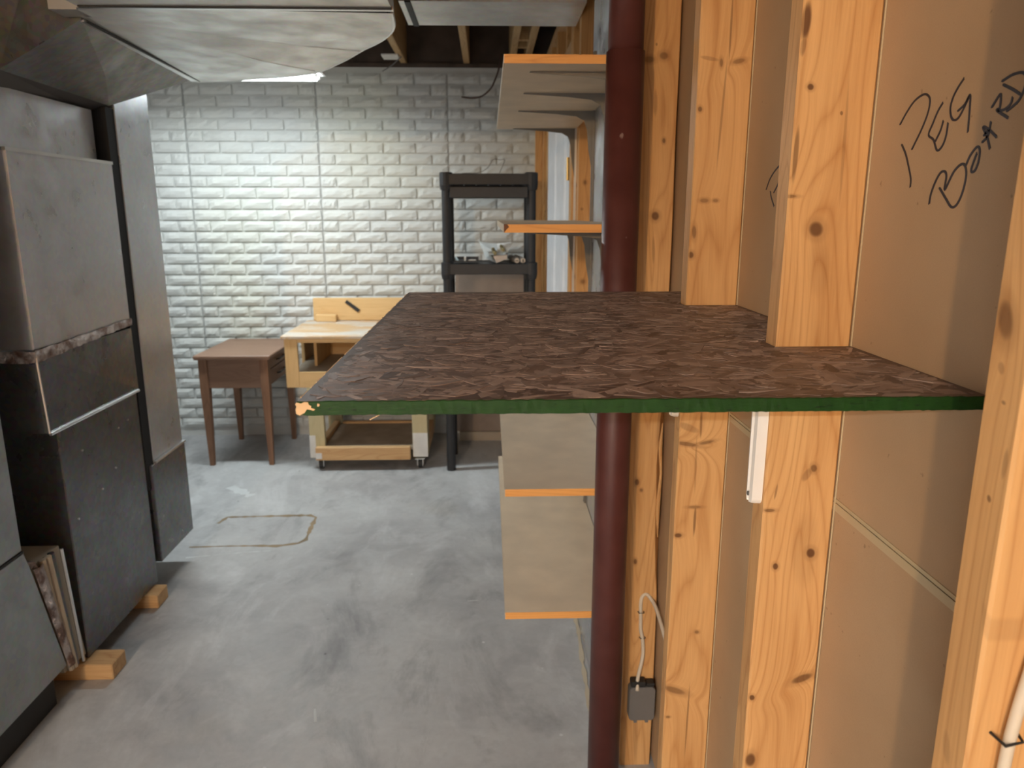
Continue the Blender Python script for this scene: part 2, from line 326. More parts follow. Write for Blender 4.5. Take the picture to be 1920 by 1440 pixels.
# ---- back wall of painted brick-pattern concrete
wb = struct_root('wall_back', (-1.4, YB+.1, -F))
mk('wall_slab', B(-3.4, .55, YB, YB+.2, -F, .885), mortar_paint, wb)
BR = []
for k in range(12):                      # twelve rock-faced bricks, later shared
    rr = random.Random(k+40); nx, nz = 6, 3; L, Hh, D = .2025-.013, .0683-.012, .019
    for half in (0, 1):
        l = L if not half else L/2-.003
        vs = []; fs = []
        for j in range(nz+1):
            for i in range(nx+1):
                edge = i in (0, nx) or j in (0, nz)
                d = D*.62 if edge else D*(.92+.30*noise.noise((i*.9+k*7, j*1.3, k*3.1)))
                vs.append((-l/2+l*i/nx+(rr.uniform(-.002, .002)), -d-(0 if edge else rr.uniform(0, .003)), -Hh/2+Hh*j/nz+rr.uniform(-.0012, .0012)))
        for j in range(nz):
            for i in range(nx): a = j*(nx+1)+i; fs.append((a, a+1, a+nx+2, a+nx+1))
        o4 = len(vs); vs += [(-l/2-.001, .001, -Hh/2-.001), (l/2+.001, .001, -Hh/2-.001), (l/2+.001, .001, Hh/2+.001), (-l/2-.001, .001, Hh/2+.001)]
        bot = list(range(nx+1)); top = [nz*(nx+1)+i for i in range(nx+1)]; lf = [j*(nx+1) for j in range(nz+1)]; rt = [j*(nx+1)+nx for j in range(nz+1)]
        fs += [tuple([o4, o4+1]+bot[::-1]), tuple([o4+2, o4+3]+top), tuple([o4+3, o4]+lf), tuple([o4+1, o4+2]+rt[::-1])]
        me = bpy.data.meshes.new('brick'); me.from_pydata(vs, [], fs); me.materials.append(brick_paint)
        bm = bmesh.new(); bm.from_mesh(me); bmesh.ops.recalc_face_normals(bm, faces=bm.faces); bm.to_mesh(me); bm.free()
        BR.append(me)
slots = []
S0 = -1.058; P = .0683; z0 = .443
k = -28
for k in range(-28, 8):
    zc = z0+(k-.5)*P
    if zc-.03 < -F or zc+.03 > .885: continue
    for s in range(-3, 2):               # form panels four bricks wide
        xs0 = S0+s*.81
        if k % 2 == 0: cells = [(xs0+.2025*(i+.5), 0) for i in range(4)]
        else: cells = [(xs0+.2025*.25, 1)]+[(xs0+.2025*(i+1), 0) for i in range(3)]+[(xs0+.81-.2025*.25, 1)]
        for (x, h) in cells:
            if -3.3 < x < .46: slots.append((x, zc, h))
def vis(x, z):                           # hidden behind the ducts, the bench or the shelves of the wall
    return (-1.93 < x < .36) and z > -1.36 and not (z < -.70 and -1.1 < x < .36)
first = [s for s in slots if vis(s[0], s[1])]; rest = [s for s in slots if not vis(s[0], s[1])]
first.sort(key=lambda s: (s[0]+.75)**2+(s[1]-.1)**2*1.2); rest += first[300:]; first = first[:300]
base = wloc(wb)
for (x, z, h) in first:
    o = link(bpy.data.objects.new('brick', BR[2*R.randrange(12)+h])); o.parent = wb; o.location = Vector((x, YB, z+F))-base
mm = M()
for (x, z, h) in rest:
    me = BR[2*R.randrange(12)+h]; mm.add([(v.co.x+x, v.co.y+YB, v.co.z+z) for v in me.vertices], [tuple(p.vertices) for p in me.polygons])
mk('bricks', mm, brick_paint, wb, kind='stuff')
seam_mat = plain('form_seam', (.42, .43, .42), .8)
for s in (-1, 0, 1):
    x = S0+s*.81; m = M(); pts = [(x+R.uniform(-.0015, .0015), z) for z in [-F+i*.1 for i in range(24)]]
    for (a, b) in zip(pts[:-1], pts[1:]): m.hexa([(a[0]-.0022, YB-.006, a[1]), (a[0]+.0022, YB-.006, a[1]), (a[0]+.0022, YB, a[1]), (a[0]-.0022, YB, a[1])], [(b[0]-.0022, YB-.006, b[1]), (b[0]+.0022, YB-.006, b[1]), (b[0]+.0022, YB, b[1]), (b[0]-.0022, YB, b[1])])
    mk('form_seam', m, seam_mat, wb)
mk('rim_joist', B(-3.4, .55, YB+.03, YB+.07, .889, 1.16), dark_wood, wb)
mk('sill_plate', B(-3.4, .55, YB+.0, YB+.09, .885, .91), dark_wood, wb)

mk('wall_left', B(-3.5, -3.4, -3.6, 5.1, -F, 1.16), far_wall, kind='structure')
mk('wall_near', B(-3.4, .55, -3.7, -3.6, -F, 1.16), far_wall, kind='structure')

# ---- ceiling
ce = struct_root('ceiling', (-1.4, 1.5, 1.15))
mk('subfloor', B(-3.5, .6, -3.7, 5.1, 1.16, 1.19), dark_wood, ce)
for x in (-3.3, -2.9, -2.5, -2.1, -1.7, -1.3, -.915, -.512, -.125, .155, .245):
    mk('joist', B(x-.019, x+.019, -3.6, YB+.03, CEIL, 1.16), joist_y, ce, bevel=.003)
for y in (4.30, 4.48, 3.9): mk('blocking', B(.174, .226, y, y+.038, CEIL+.01, 1.12), joist_y, ce)

# ---- framed wall on the right
wr = struct_root('wall_right', (.40, 2, -F))
def stud(x0, x1, y0, y1, z0, z1, mat, lean=(0, 0), wob=.0012, wane=None):
    """a stud cut into rings so that edges run slightly unevenly"""
    m = M(); n = max(2, int((z1-z0)/.07)); rows = []
    for i in range(n+1):
        t = i/n; z = z0+(z1-z0)*t; dx, dy = lean[0]*(t-.5), lean[1]*(t-.5); b = .0022; q = []
        j = [wob*noise.noise((x0*7+k*3.7, y0*5, z*6+k*9)) for k in range(8)]
        wx = wane(z) if wane else 0
        q = [(x0+b+j[0], y0), (x1-b-wx, y0), (x1-wx, y0+b), (x1, y1-b), (x1-b, y1), (x0+b, y1), (x0+j[1], y1-b), (x0+j[2], y0+b)]
        rows.append([(a+dx, c+dy, z) for a, c in q])
    vs = [p for r in rows for p in r]; fs = []
    for i in range(n):
        for k2 in range(8): fs.append((i*8+k2, i*8+(k2+1) % 8, (i+1)*8+(k2+1) % 8, (i+1)*8+k2))
    fs += [tuple(range(8))[::-1], tuple(range(n*8, n*8+8))]
    return mk('stud', m.add(vs, fs), mat, wr)
TOP = .872
stud(SX, W-.001, .457, .495, -F+.038, TOP, stud_mats['d'])
stud(SX, W-.001, .872, .910, -F+.038, TOP, stud_mats['a'])
stud(SX, W-.001, 1.293, 1.331, -F+.038, TOP, stud_mats['b'])
def wane(z): return .006+.010*max(0, noise.noise((z*3.1, 2, 5)))+.014*max(0, 1-abs(z+.62)/.35)
stud(SX, W-.001, 1.752, 1.790, -F, TOP, stud_mats['c'], lean=(0, .05), wane=wane)
mk('sliver', M().tube([(W-.012, 1.745, -.50), (W-.016, 1.742, -.56), (W-.011, 1.743, -.63), (W-.016, 1.741, -.72), (W-.012, 1.742, -.80)], [.001, .005, .003, .006, .001], 6), stud_mats['c'], wr, label='strip of bark along the stud edge')
for y in (2.12, 2.53, 2.94, 3.19, 3.232): stud(SX, W-.001, y, y+.038, -F+.038, TOP, stud_mats['e'], lean=(.0, .0))
for y in (4.47, 4.512, 4.80, 4.845): stud(SX, W-.001, y, y+.038, -F+.038, TOP, stud_mats['e'], wob=.004)
for y in (3.45, 3.90, 4.25): stud(SX, W-.001, y, y+.038, .70, TOP, stud_mats['e'])
for y in (.05, -.36, -.77, -1.18, -1.6, -2.0, -2.42, -2.84, -3.26): stud(SX, W-.001, y, y+.038, -F+.038, TOP, stud_mats['e'])
mk('header', B(SX, W-.001, 3.271, 4.469, .61, .70), pine_y, wr)
mk('top_plate', B(SX, W, -3.6, YB-.01, TOP, CEIL), pine_y, wr)
mk('bottom_plate', B(SX, W-.001, -3.6, 1.332, -F, -F+.038), pine_y, wr); mk('bottom_plate', B(SX, W-.001, 1.84, 3.232, -F, -F+.038), pine_y, wr)
mk('corner_stud', B(.300, .3455, YB-.045, YB-.013, -F, TOP), stud_mats['e'], wr, bevel=.002)
for (y0, y1) in ((-3.6, 1.10), (1.102, 3.23)):
    mk('drywall_panel', B(W, W+.012, y0, y1, -.3545, .866), drywall_paper, wr)
for (y0, y1) in ((-3.6, .05), (.052, 2.40), (2.402, 3.23)):
    mk('drywall_panel', B(W+.0005, W+.0125, y0, y1, -F+.01, -.3558), drywall_paper, wr)
mk('drywall_panel', B(W, W+.012, 4.45, YB, -F, .866), drywall_paper, wr)
mk('drywall_panel', B(W, W+.012, 3.231, 4.45, .61, .866), drywall_paper, wr)
for (za, zb) in ((-.3545, -.350), (-.366, -.3558)):
    mk('seam_paper', B(W-.0008, W+.001, -1, 2.1, za, zb), seam_paper, wr)
for y in (.8705, 1.2915): mk('paper_edge', B(W-.0018, W-.0002, y-.0012, y, -1.4, .85), seam_paper, wr)
mk('outer_skin', B(W+.014, W+.06, -3.6, YB, -F, CEIL), far_wall, wr)

# marker lettering on the drywall
W1 = [[(0.8145, 0.0938), (0.804, 0.1047), (0.7915, 0.1139), (0.7764, 0.1179), (0.7672, 0.1151), (0.7634, 0.1089), (0.7653, 0.0977), (0.773, 0.0838), (0.7863, 0.0661)], [(0.8067, 0.0723), (0.797, 0.062), (0.7889, 0.0492), (0.7821, 0.0366), (0.7813, 0.0282)], [(0.741, 0.1053), (0.7477, 0.0985), (0.7538, 0.088), (0.7591, 0.0776), (0.7494, 0.0719), (0.7415, 0.0614), (0.734, 0.0643), (0.7296, 0.0731), (0.7287, 0.0851)], [(0.7462, 0.0701), (0.7399, 0.0792), (0.7368, 0.088)], [(0.7123, 0.1224), (0.7199, 0.1155), (0.7258, 0.1076), (0.728, 0.098), (0.7234, 0.0885), (0.7154, 0.087), (0.7085, 0.0935), (0.7003, 0.1062)], [(0.7153, 0.0944), (0.7064, 0.099), (0.7003, 0.1062), (0.6981, 0.094), (0.6964, 0.0737)], [(0.7437, 0.0109), (0.7428, 0.02), (0.7378, 0.0314), (0.7313, 0.0395), (0.7244, 0.0406), (0.7207, 0.0358), (0.7207, 0.0235), (0.7102, 0.0393), (0.6998, 0.0457), (0.6935, 0.0433), (0.6905, 0.0344), (0.6927, 0.0206), (0.6987, 0.0097), (0.7067, 0.0073), (0.7171, 0.0152), (0.7292, 0.0253)], [(0.6929, 0.0443), (0.6883, 0.0527), (0.6803, 0.0593), (0.6759, 0.0565), (0.6754, 0.047), (0.6784, 0.0395), (0.6827, 0.0378), (0.6842, 0.0408), (0.6813, 0.0493), (0.6792, 0.0539)], [(0.6623, 0.0563), (0.6684, 0.0671), (0.6755, 0.0757), (0.6666, 0.0724), (0.6556, 0.0654)], [(0.6735, 0.0629), (0.6671, 0.0679), (0.6658, 0.0788)], [(0.6724, 0.0684), (0.6668, 0.0734)], [(0.667, 0.0913), (0.6589, 0.1001), (0.6569, 0.0975), (0.6566, 0.0894), (0.6597, 0.0876), (0.6439, 0.0794)], [(0.6597, 0.0876), (0.6511, 0.0869), (0.6436, 0.0904), (0.642, 0.0954)], [(0.6577, 0.111), (0.646, 0.1139), (0.6341, 0.1135), (0.6285, 0.1087), (0.6288, 0.1011), (0.6334, 0.0924), (0.6404, 0.0882), (0.6466, 0.0855)], [(0.6556, 0.1076), (0.6435, 0.1021), (0.633, 0.0966)]]
W2 = [[(1.1918, 0.0393), (1.1813, 0.0523), (1.1684, 0.0616), (1.1537, 0.0686), (1.1421, 0.0721), (1.13, .069), (1.129, .061)], [(1.1731, 0.0353), (1.1686, 0.0272), (1.1536, 0.0127)], [(1.1589, 0.0336), (1.1467, 0.0436), (1.1401, 0.0544), (1.129, .061)]]
def catmull(pts, n=6):
    P4 = [Vector(p) for p in pts]; P4 = [P4[0]*2-P4[1]]+P4+[P4[-1]*2-P4[-2]]; out = []
    for i in range(1, len(P4)-2):
        a, b, c, d = P4[i-1:i+3]
        for k in range(n):
            t = k/n; out.append(.5*((2*b)+(c-a)*t+(2*a-5*b+4*c-d)*t*t+(3*b-a-3*c+d)*t**3))
    return out+[P4[-2]]
def strokes(ss, wd):
    m = M()
    for st in ss:
        d = catmull(st, 5); L = []; Q = []
        for i, p in enumerate(d):
            t = (d[min(i+1, len(d)-1)]-d[max(i-1, 0)]).normalized(); nn = Vector((-t.y, t.x)); L.append(p+nn*wd); Q.append(p-nn*wd)
        n = len(d); x = W-.0006
        vs = [(x, p.x, p.y) for p in L]+[(x, p.x, p.y) for p in Q]+[(W, p.x, p.y) for p in L]+[(W, p.x, p.y) for p in Q]
        fs = [(i, i+1, n+i+1, n+i) for i in range(n-1)]+[(i, 2*n+i, 2*n+i+1, i+1) for i in range(n-1)]+[(n+i, n+i+1, 3*n+i+1, 3*n+i) for i in range(n-1)]
        m.add(vs, fs)
        for c in (d[0], d[-1]): m.add([(x-.0001, c.x+math.cos(a*PI/4)*wd, c.y+math.sin(a*PI/4)*wd) for a in range(8)], [tuple(range(8))])
    return m
mk('marker_writing', strokes(W1[:6], .00105), ink, wr, label='handwritten word PEG')
mk('marker_writing', strokes(W1[6:], .0012), ink, wr, label='handwritten word BOARD')
mk('marker_writing', strokes(W2, .0013), ink, wr, label='partly hidden handwritten letter P')

# sheet metal closing the stud bays beyond the post
mk('bay_panel', B(SX-.003, SX-.0005, 1.80, 2.565, -F+.04, TOP), galv_soft, wr, label='grey sheet steel nailed over the stud bays')
mk('bay_panel_boot', B(.322, SX-.0031, 1.80, 2.565, -F, -1.10), galv_soft, wr)
mk('mortar_line', ribbon([(.31, 2.56), (.315, 2.40), (.305, 2.2), (.30, 2.0), (.285, 1.8)], .006, -F, .004, .5), plain('pale_mortar', (.55, .48, .36), .8), wr)

# ---- white door in the framed wall
dr = struct_root('door_1', (.352, 3.30, -F))
def rot_y(y, x=0.0, a=-.037, ox=.352, oy=3.30):   # a door leaf ajar by two degrees
    return (ox+x*math.cos(a)+y*math.sin(a), oy+y*math.cos(a)-x*math.sin(a))
def leafbox(m, ya, yb, za, zb, xa, xb):
    q = [rot_y(ya, xa), rot_y(ya, xb), rot_y(yb, xb), rot_y(yb, xa)]
    m.hexa([(a, b, za) for a, b in q], [(a, b, zb) for a, b in q])
m = M(); leafbox(m, 0, .81, -F+.012, .57, 0, .035); mk('leaf', m, white_paint, dr, bevel=.001)
for (ya, yb) in ((.10, .37), (.44, .71)):
    for (za, zb, arch) in ((-1.20, -.75, 0), (-.62, .42, 1)):
        pts = [(ya, za), (yb, za), (yb, zb)]
        if arch: pts += [(yb-(yb-ya)*t, zb+.07*math.sin(PI*t)) for t in [i/10 for i in range(1, 10)]]
        pts += [(ya, zb)]
        c = (sum(p[0] for p in pts)/len(pts), sum(p[1] for p in pts)/len(pts))
        m = M(); n = len(pts); inn = [((p[0]-c[0])*.82+c[0], (p[1]-c[1])*.94+c[1]) for p in pts]
        o1 = [(*rot_y(p[0], -.0002), p[1]) for p in pts]; o2 = [(*rot_y(p[0], -.008), p[1]) for p in inn]
        m.add(o1+o2, [(i, (i+1) % n, n+(i+1) % n, n+i) for i in range(n)]+[tuple(range(n, 2*n))]); mk('raised_panel', m, white_paint, dr)
for z in (.145, -.6, -1.25):
    h = M(); h.tube([(.343, 3.295, z), (.343, 3.295, z+.095)], .006, 10)
    hh = mk('hinge', h, brass, dr); m = M(); leafbox(m, .0, .035, z, z+.095, -.0022, -.0002); mk('hinge_plate', m, brass, hh)
mk('jamb', B(.362, W, 3.271, 3.290, -F, .60), white_paint, dr)
mk('jamb', B(.362, W, 4.45, 4.469, -F, .60), white_paint, dr)
mk('fixed_panel', B(.372, .40, 4.14, 4.449, -F, .60), white_paint, dr)
mk('head_jamb', B(.362, W, 3.2901, 4.4499, .585, .609), white_paint, dr)

# ================================================================ STRAND BOARD SHELF
ZB = -.1545
bd = thing('strand_board_shelf', (.14, 1.07, ZB-.0125), 'brown-painted oriented strand board shelf with green front edge, notched round the wall studs', 'shelf')
out = [(-.163, .617), (.4365, .617), (.4365, .869)]
for (a, b) in ((.869, .913), (1.290, 1.334)): out += [(SX-.003, a), (SX-.003, b), (.4365, b)] if a == .869 else [(.4365, a), (SX-.003, a), (SX-.003, b), (.4365, b)]
out += [(.4365, 1.527), (-.163, 1.527)]
osb_paint = NT('brown_osb_paint')
def osbp():
    n = osb_paint; at = n.t.nodes.new('ShaderNodeAttribute'); at.attribute_name = 'tone'
    a = n.noise(n.pos, 55, 4, .6); f = n.noise(n.pos, 7, 3)
    c = n.mix(at.outputs[2], (.10, .064, .050), (.54, .42, .36)); c = n.mix(n.mr(f, .35, .7, 0, .35), c, (.21, .155, .125))
    c = n.mix(n.mr(a, .3, .7, 0, .35), c, (.15, .09, .07))
    n.bump(n.noise(n.vec('MULTIPLY', n.pos, (.5, 1.5, 1)), 420, 3), .2, .001)
    return n.set(color=c, rough=.5, spec=.4)
osb = osbp()
m = M(); pts = [(x, y, ZB-.0125) for x, y in out]; m.prism(pts, (0, 0, .0125)); mk('core', m, osb, bd)
fm = M(); tones = []
rr = random.Random(5)
def inside(x, y):
    if not (-.161 < x < .434 and .6175 < y < 1.525): return False
    for a in (.869, 1.290):
        if x > SX-.006 and a-.002 < y < a+.047: return False
    return True
for i in range(7500):
    cx, cy = rr.uniform(-.163, .435), rr.uniform(.617, 1.527)
    big = rr.random()
    l = rr.uniform(.012, .040) if big < .7 else rr.uniform(.035, .07); wd = rr.uniform(.004, .011) if big < .55 else rr.uniform(.010, .024)
    a = rr.gauss(.15, .8) if rr.random() < .75 else rr.uniform(0, PI); ca, sa = math.cos(a), math.sin(a)
    pl = [(-l/2, -wd*.3), (-l*.3, -wd/2), (l*.32, -wd/2*rr.uniform(.6, 1)), (l/2, wd*rr.uniform(-.3, .3)), (l*.3, wd/2), (-l*.35, wd/2*rr.uniform(.6, 1))]
    h0 = rr.uniform(.00005, .0004); tx, ty = rr.gauss(0, .025), rr.gauss(0, .025)
    P3 = []
    for (u, v) in pl:
        x, y = cx+u*ca-v*sa, cy+u*sa+v*ca
        P3.append((x, y, u, v))
    if not all(inside(p[0], p[1]) for p in P3): continue
    up = [(x, y, ZB+max(.00003, h0+u*tx*.25+v*ty*1.6)) for x, y, u, v in P3]; lo = [(x, y, ZB-.0003) for x, y, u, v in P3]
    n = 6; fm.add(up+lo, [tuple(range(6))]+[(i2, i2+6, (i2+1) % 6+6, (i2+1) % 6) for i2 in range(6)])
    t = min(1, max(0, rr.gauss(.40, .30))) if rr.random() < .965 else rr.uniform(.9, 1.5)
    tones += [t]*12
fl = mk('wood_strands', fm, osb, bd, kind='stuff')
at = fl.data.attributes.new('tone', 'FLOAT', 'POINT')
if len(at.data) == len(tones): at.data.foreach_set('value', tones)
# green edge band, slightly ragged along its top and bottom
m = M(); n = 150; xs = [-.1635+(.4365+.1635)*i/n for i in range(n+1)]; rowt = []; rowb = []; rb = []; rt = []
for x in xs:
    a, b = R.uniform(-.0004, .0004), R.uniform(-.0003, .0004)
    rt.append((x, .6170, ZB+a)); rb.append((x, .6170, ZB-.0127+b)); rowt.append((x, .6160+R.uniform(-.0002, .0002), ZB-.0006+a)); rowb.append((x, .6160+R.uniform(-.0002, .0002), ZB-.0121+b))
N = n+1; vs = rt+rowt+rowb+rb; fs = []
for i in range(n):
    for k in range(3): fs.append((k*N+i, k*N+i+1, (k+1)*N+i+1, (k+1)*N+i))
    fs.append((3*N+i, 3*N+i+1, i+1, i))
fs += [(0, N, 2*N, 3*N), (n, N+n, 2*N+n, 3*N+n)]
mk('painted_edge', m.add(vs, fs), green_paint, bd, label='green painted front edge')
def blob(cx, cz, pts, y=.6153, d=.0012): return M().prism([(cx+a, y, cz+b) for a, b in pts], (0, d, 0))
m = blob(-.158, ZB-.0062, [(-.0065, -.0045), (-.0035, -.006), (.0005, -.0038), (.0030, -.0005), (.0085, -.0018), (.0098, -.0006), (.0062, .0006), (.0068, .0022), (.0045, .0035), (.0042, .0055), (.001, .0058), (-.0022, .0045), (-.0055, .0055), (-.0068, .004), (-.0058, .0015), (-.0068, -.0005)])
m.add(*[(blob(-.1455, ZB-.0032, [(-.001, -.001), (.0006, -.0012), (.0014, 0), (.0008, .0012), (-.0006, .0014)])).v, (blob(-.1455, ZB-.0032, [(0, 0)]*5)).f])
mk('bare_wood_patch', m, raw_osb, bd, label='chipped corner showing pale bare wood')
m = M()
for i in range(26):
    y = .62+i*.034+R.uniform(0, .02); l = R.uniform(.012, .04); m.box(-.1645, -.1628, y, y+l, ZB-R.uniform(.003, .011), ZB-.0004+R.uniform(0, .0006))
mk('bare_side_chips', m, raw_osb, bd, kind='stuff')
mk('loose_splinter', M().tube([(-.093, .620, ZB-.0125), (-.103, .619, ZB-.0175)], [.0003, .0005], 5), raw_osb, bd, label='thin pale splinter hanging under the edge')

# white brackets that carry the board
def bracket(y, lab, first=None):
    t = thing('shelf_bracket', (SX-.004, y, -.363), lab, 'bracket', 'white shelf brackets under the strand board')
    w2 = .0125; prof = []
    m = M(); n = 16; zs = [-.363+.011*(1-math.cos(PI/2*i/6)) for i in range(7)]+[-.34, -.30, -.22, ZB-.0135]; ws = [w2*math.sin(PI/2*i/6) for i in range(7)]; ws[0] = .0015; ws += [w2*1.0, w2*1.05, w2*1.1, w2*1.1]
    cols = [(-1, 0), (-.85, .0125), (-.35, .0140), (-.2, .0105), (.2, .0105), (.35, .0140), (.85, .0125), (1, 0)]
    vs = []; fs = []
    for z, ww in zip(zs, ws):
        for (c, d) in cols: vs.append((SX-.0004-d*(1 if z > -.36 else .5), y+c*ww, z))
    C = len(cols)
    for i in range(len(zs)-1):
        for k in range(C-1): fs.append((i*C+k, i*C+k+1, (i+1)*C+k+1, (i+1)*C+k))
        fs.append((i*C+C-1, i*C, (i+1)*C, (i+1)*C+C-1))
    fs += [tuple(range(C))[::-1], tuple(range((len(zs)-1)*C, len(zs)*C))]
    mk('upright_arm', m.add(vs, fs), white_metal, t)
    m = M(); x0, x1 = .14, SX-.007
    m.box(x0, x1, y-.0085, y+.0085, ZB-.0180, ZB-.0127); m.box(x0+.01, x1, y-.003, y+.003, ZB-.0225, ZB-.0179); mk('level_arm', m, white_metal, t, bevel=.0012)
    s = mk('screw', M().tube([(SX-.0100, y, -.350), (SX-.0150, y, -.350)], .0028, 10), grey_plastic, t)
    mk('screw', M().tube([(SX-.0105, y, -.20), (SX-.0150, y, -.20)], .0028, 10), grey_plastic, t)
bracket(.891, 'white steel shelf bracket screwed to the nearer notched stud, its long end in full view')
bracket(1.312, 'white steel shelf bracket on the farther notched stud, only its tip below the board')

# ================================================================ STEEL POST
po = thing('steel_post', (.284, 1.622, -F), 'dark oxblood painted round steel support post beside the board', 'post')
def cyl(x, y, z0, z1, r, seg=40): 
    m = M(); return m.tube([(x, y, z0), (x, y, z1)], r, seg)
def lathe_post(z0, z1, r, name):
    o = mk(name, M().tube([(.284, 1.622, z0), (.284, 1.622, z0+(z1-z0)*.5), (.284, 1.622, z1)], r, 48), oxblood, po, smooth=True)
    for p in o.data.polygons: p.use_smooth = len(p.vertices) == 4
    return o
lathe_post(-F+.008, .325, .0395, 'outer_tube'); lathe_post(.3251, CEIL-.006, .0362, 'inner_tube')
mk('base_plate', B(.225, .343, 1.56, 1.68, -F, -F+.008), oxblood, po); mk('head_plate', B(.225, .343, 1.56, 1.68, CEIL-.006, CEIL), oxblood, po)

# ================================================================ ELECTRICAL BOX AND CABLES
eb = thing('junction_box', (.395, 1.72, -1.30), 'small grey plastic junction box low on the stud behind the post', 'electrical box')
m = M().prism([(.362, 1.700, -1.213), (.362, 1.700, -1.296), (.368, 1.700, -1.303), (.424, 1.700, -1.303), (.430, 1.700, -1.296), (.430, 1.700, -1.213), (.424, 1.700, -1.205), (.368, 1.700, -1.205)], (0, .030, 0)); mk('box', m, grey_plastic, eb, bevel=.002)
mk('clamp', B(.366, .404, 1.702, 1.728, -1.2049, -1.190), black_rubber, eb, bevel=.002); mk('clamp', B(.406, .428, 1.704, 1.728, -1.2049, -1.196), black_rubber, eb, bevel=.002)
for x in (.38, .41): mk('lug', B(x-.004, x+.004, 1.702, 1.725, -1.310, -1.3031), grey_plastic, eb)
cb = thing('power_cable', (.392, 1.735, -1.2), 'cream power cable stapled down the stud into the junction box', 'cable')
pth = [(.381, 1.698, -1.212), (.384, 1.712, -1.185), (.395, 1.722, -1.14), (.3985, 1.728, -1.115), (.396, 1.731, -1.08), (.391, 1.733, -1.055), (.390, 1.735, -1.02), (.389, 1.737, -.985), (.392, 1.738, -.965), (.402, 1.739, -.957), (.414, 1.735, -.968), (.424, 1.70, -.985), (.430, 1.60, -1.03), (.431, 1.50, -1.08), (.431, 1.34, -1.12)]
mk('sheath', M().tube([Vector(p) for p in catmull(pth, 4)], .0048, 10), cable_mat, cb, smooth=True)
for z, x in ((-1.005, .390), (-1.078, .396)): mk('staple', M().tube([(x-.008, 1.742, z), (x-.0065, 1.727, z), (x+.0065, 1.727, z), (x+.008, 1.742, z)], .0011, 6), black_rubber, cb)
cb2 = thing('power_cable', (.372, .445, -.9), 'cream power cable stapled to the nearest stud at bottom right', 'cable')
pth = [(.398, .4505, .20), (.396, .4505, -.05), (.389, .4495, -.20), (.379, .4485, -.29), (.371, .4475, -.345), (.368, .4475, -.40), (.366, .448, -.6), (.366, .448, -1.40)]
mk('sheath', M().tube([Vector(p) for p in catmull(pth, 5)], [.0042]*36, 12), cable_mat, cb2, smooth=True)
mk('staple', M().tube([(.3615, .458, -.366), (.363, .4425, -.366), (.375, .4425, -.363), (.3775, .458, -.361)], .0012, 6), black_rubber, cb2)

# ================================================================ SHELVING ON THE RIGHT WALL
Y1, Y2, XL, XR = 1.74, 3.02, .038, .3425
labs = [('board shelf with orange edge, topmost of the wall shelves, seen from below', .343), ('board shelf with chipped corner at eye level beyond the post', -.021), ('tan board shelf just under the green-edged board, third from the top', -.666), ('lowest tan board shelf on the wall beyond the post', -1.004)]
for i, (lab, zt) in enumerate(labs):
    t = thing('wall_shelf', ((XL+XR)/2, (Y1+Y2)/2, zt-.019), lab, 'shelf', 'shelves on the wall beyond the post')
    mk('shelf_board', B(XL, XR, Y1+.0006, Y2, zt-.019, zt), shelf_face, t, bevel=.0006)
    m = B(XL, XR, Y1-.001, Y1+.0005, zt-.0188, zt-.0002); mk('front_edge_strip', m, shelf_edge, t)
    mk('side_edge_strip', B(XL-.0012, XL-.0001, Y1, Y2, zt-.0188, zt-.0002), plain('pale_edge_wood', (.70, .58, .42), .6), t)
    if i == 1: mk('broken_corner', M().prism([(XL-.0016, Y1-.0016, zt-.019), (XL+.004, Y1-.0016, zt-.012), (XL+.010, Y1-.0016, zt-.006), (XL+.006, Y1-.0016, zt+.0003), (XL-.0016, Y1-.0016, zt+.0003)], (0, .002, 0)), plain('splintered_dark', (.18, .08, .04), .9), t)
for j, y in enumerate((1.83, 2.139, 2.49, 2.985)):
    nm = ('mostly hidden behind the post', 'second from the post', 'in the middle of the shelves', 'farthest from the post')[j]
    st = thing('shelf_standard', (SX-.009, y, -1.2), 'grey slotted metal upright %s' % nm, 'shelf upright', 'uprights of the wall shelves')
    m = M(); x1 = SX-.0035; x0 = x1-.008
    m.box(x1-.0015, x1, y-.008, y+.008, -1.2, .50); m.box(x0, x1-.0015, y-.008, y-.0065, -1.2, .50); m.box(x0, x1-.0015, y+.0065, y+.008, -1.2, .50); mk('channel', m, galv_edge if j == 3 else bracket_metal, st)
    for (lab, zt) in labs:
        zu = zt-.0195; m = M(); d = .0012
        prof = [(x0+.006, zu), (.10, zu), (.098, zu-.003), (.22, zu-.010), (.285, zu-.017), (.309, zu-.030), (.319, zu-.058), (.325, zu-.12), (x0+.006, zu-.21)]
        m.prism([(a, y-d, b) for a, b in prof], (0, 2*d, 0)); mk('arm', m, bracket_metal, st)

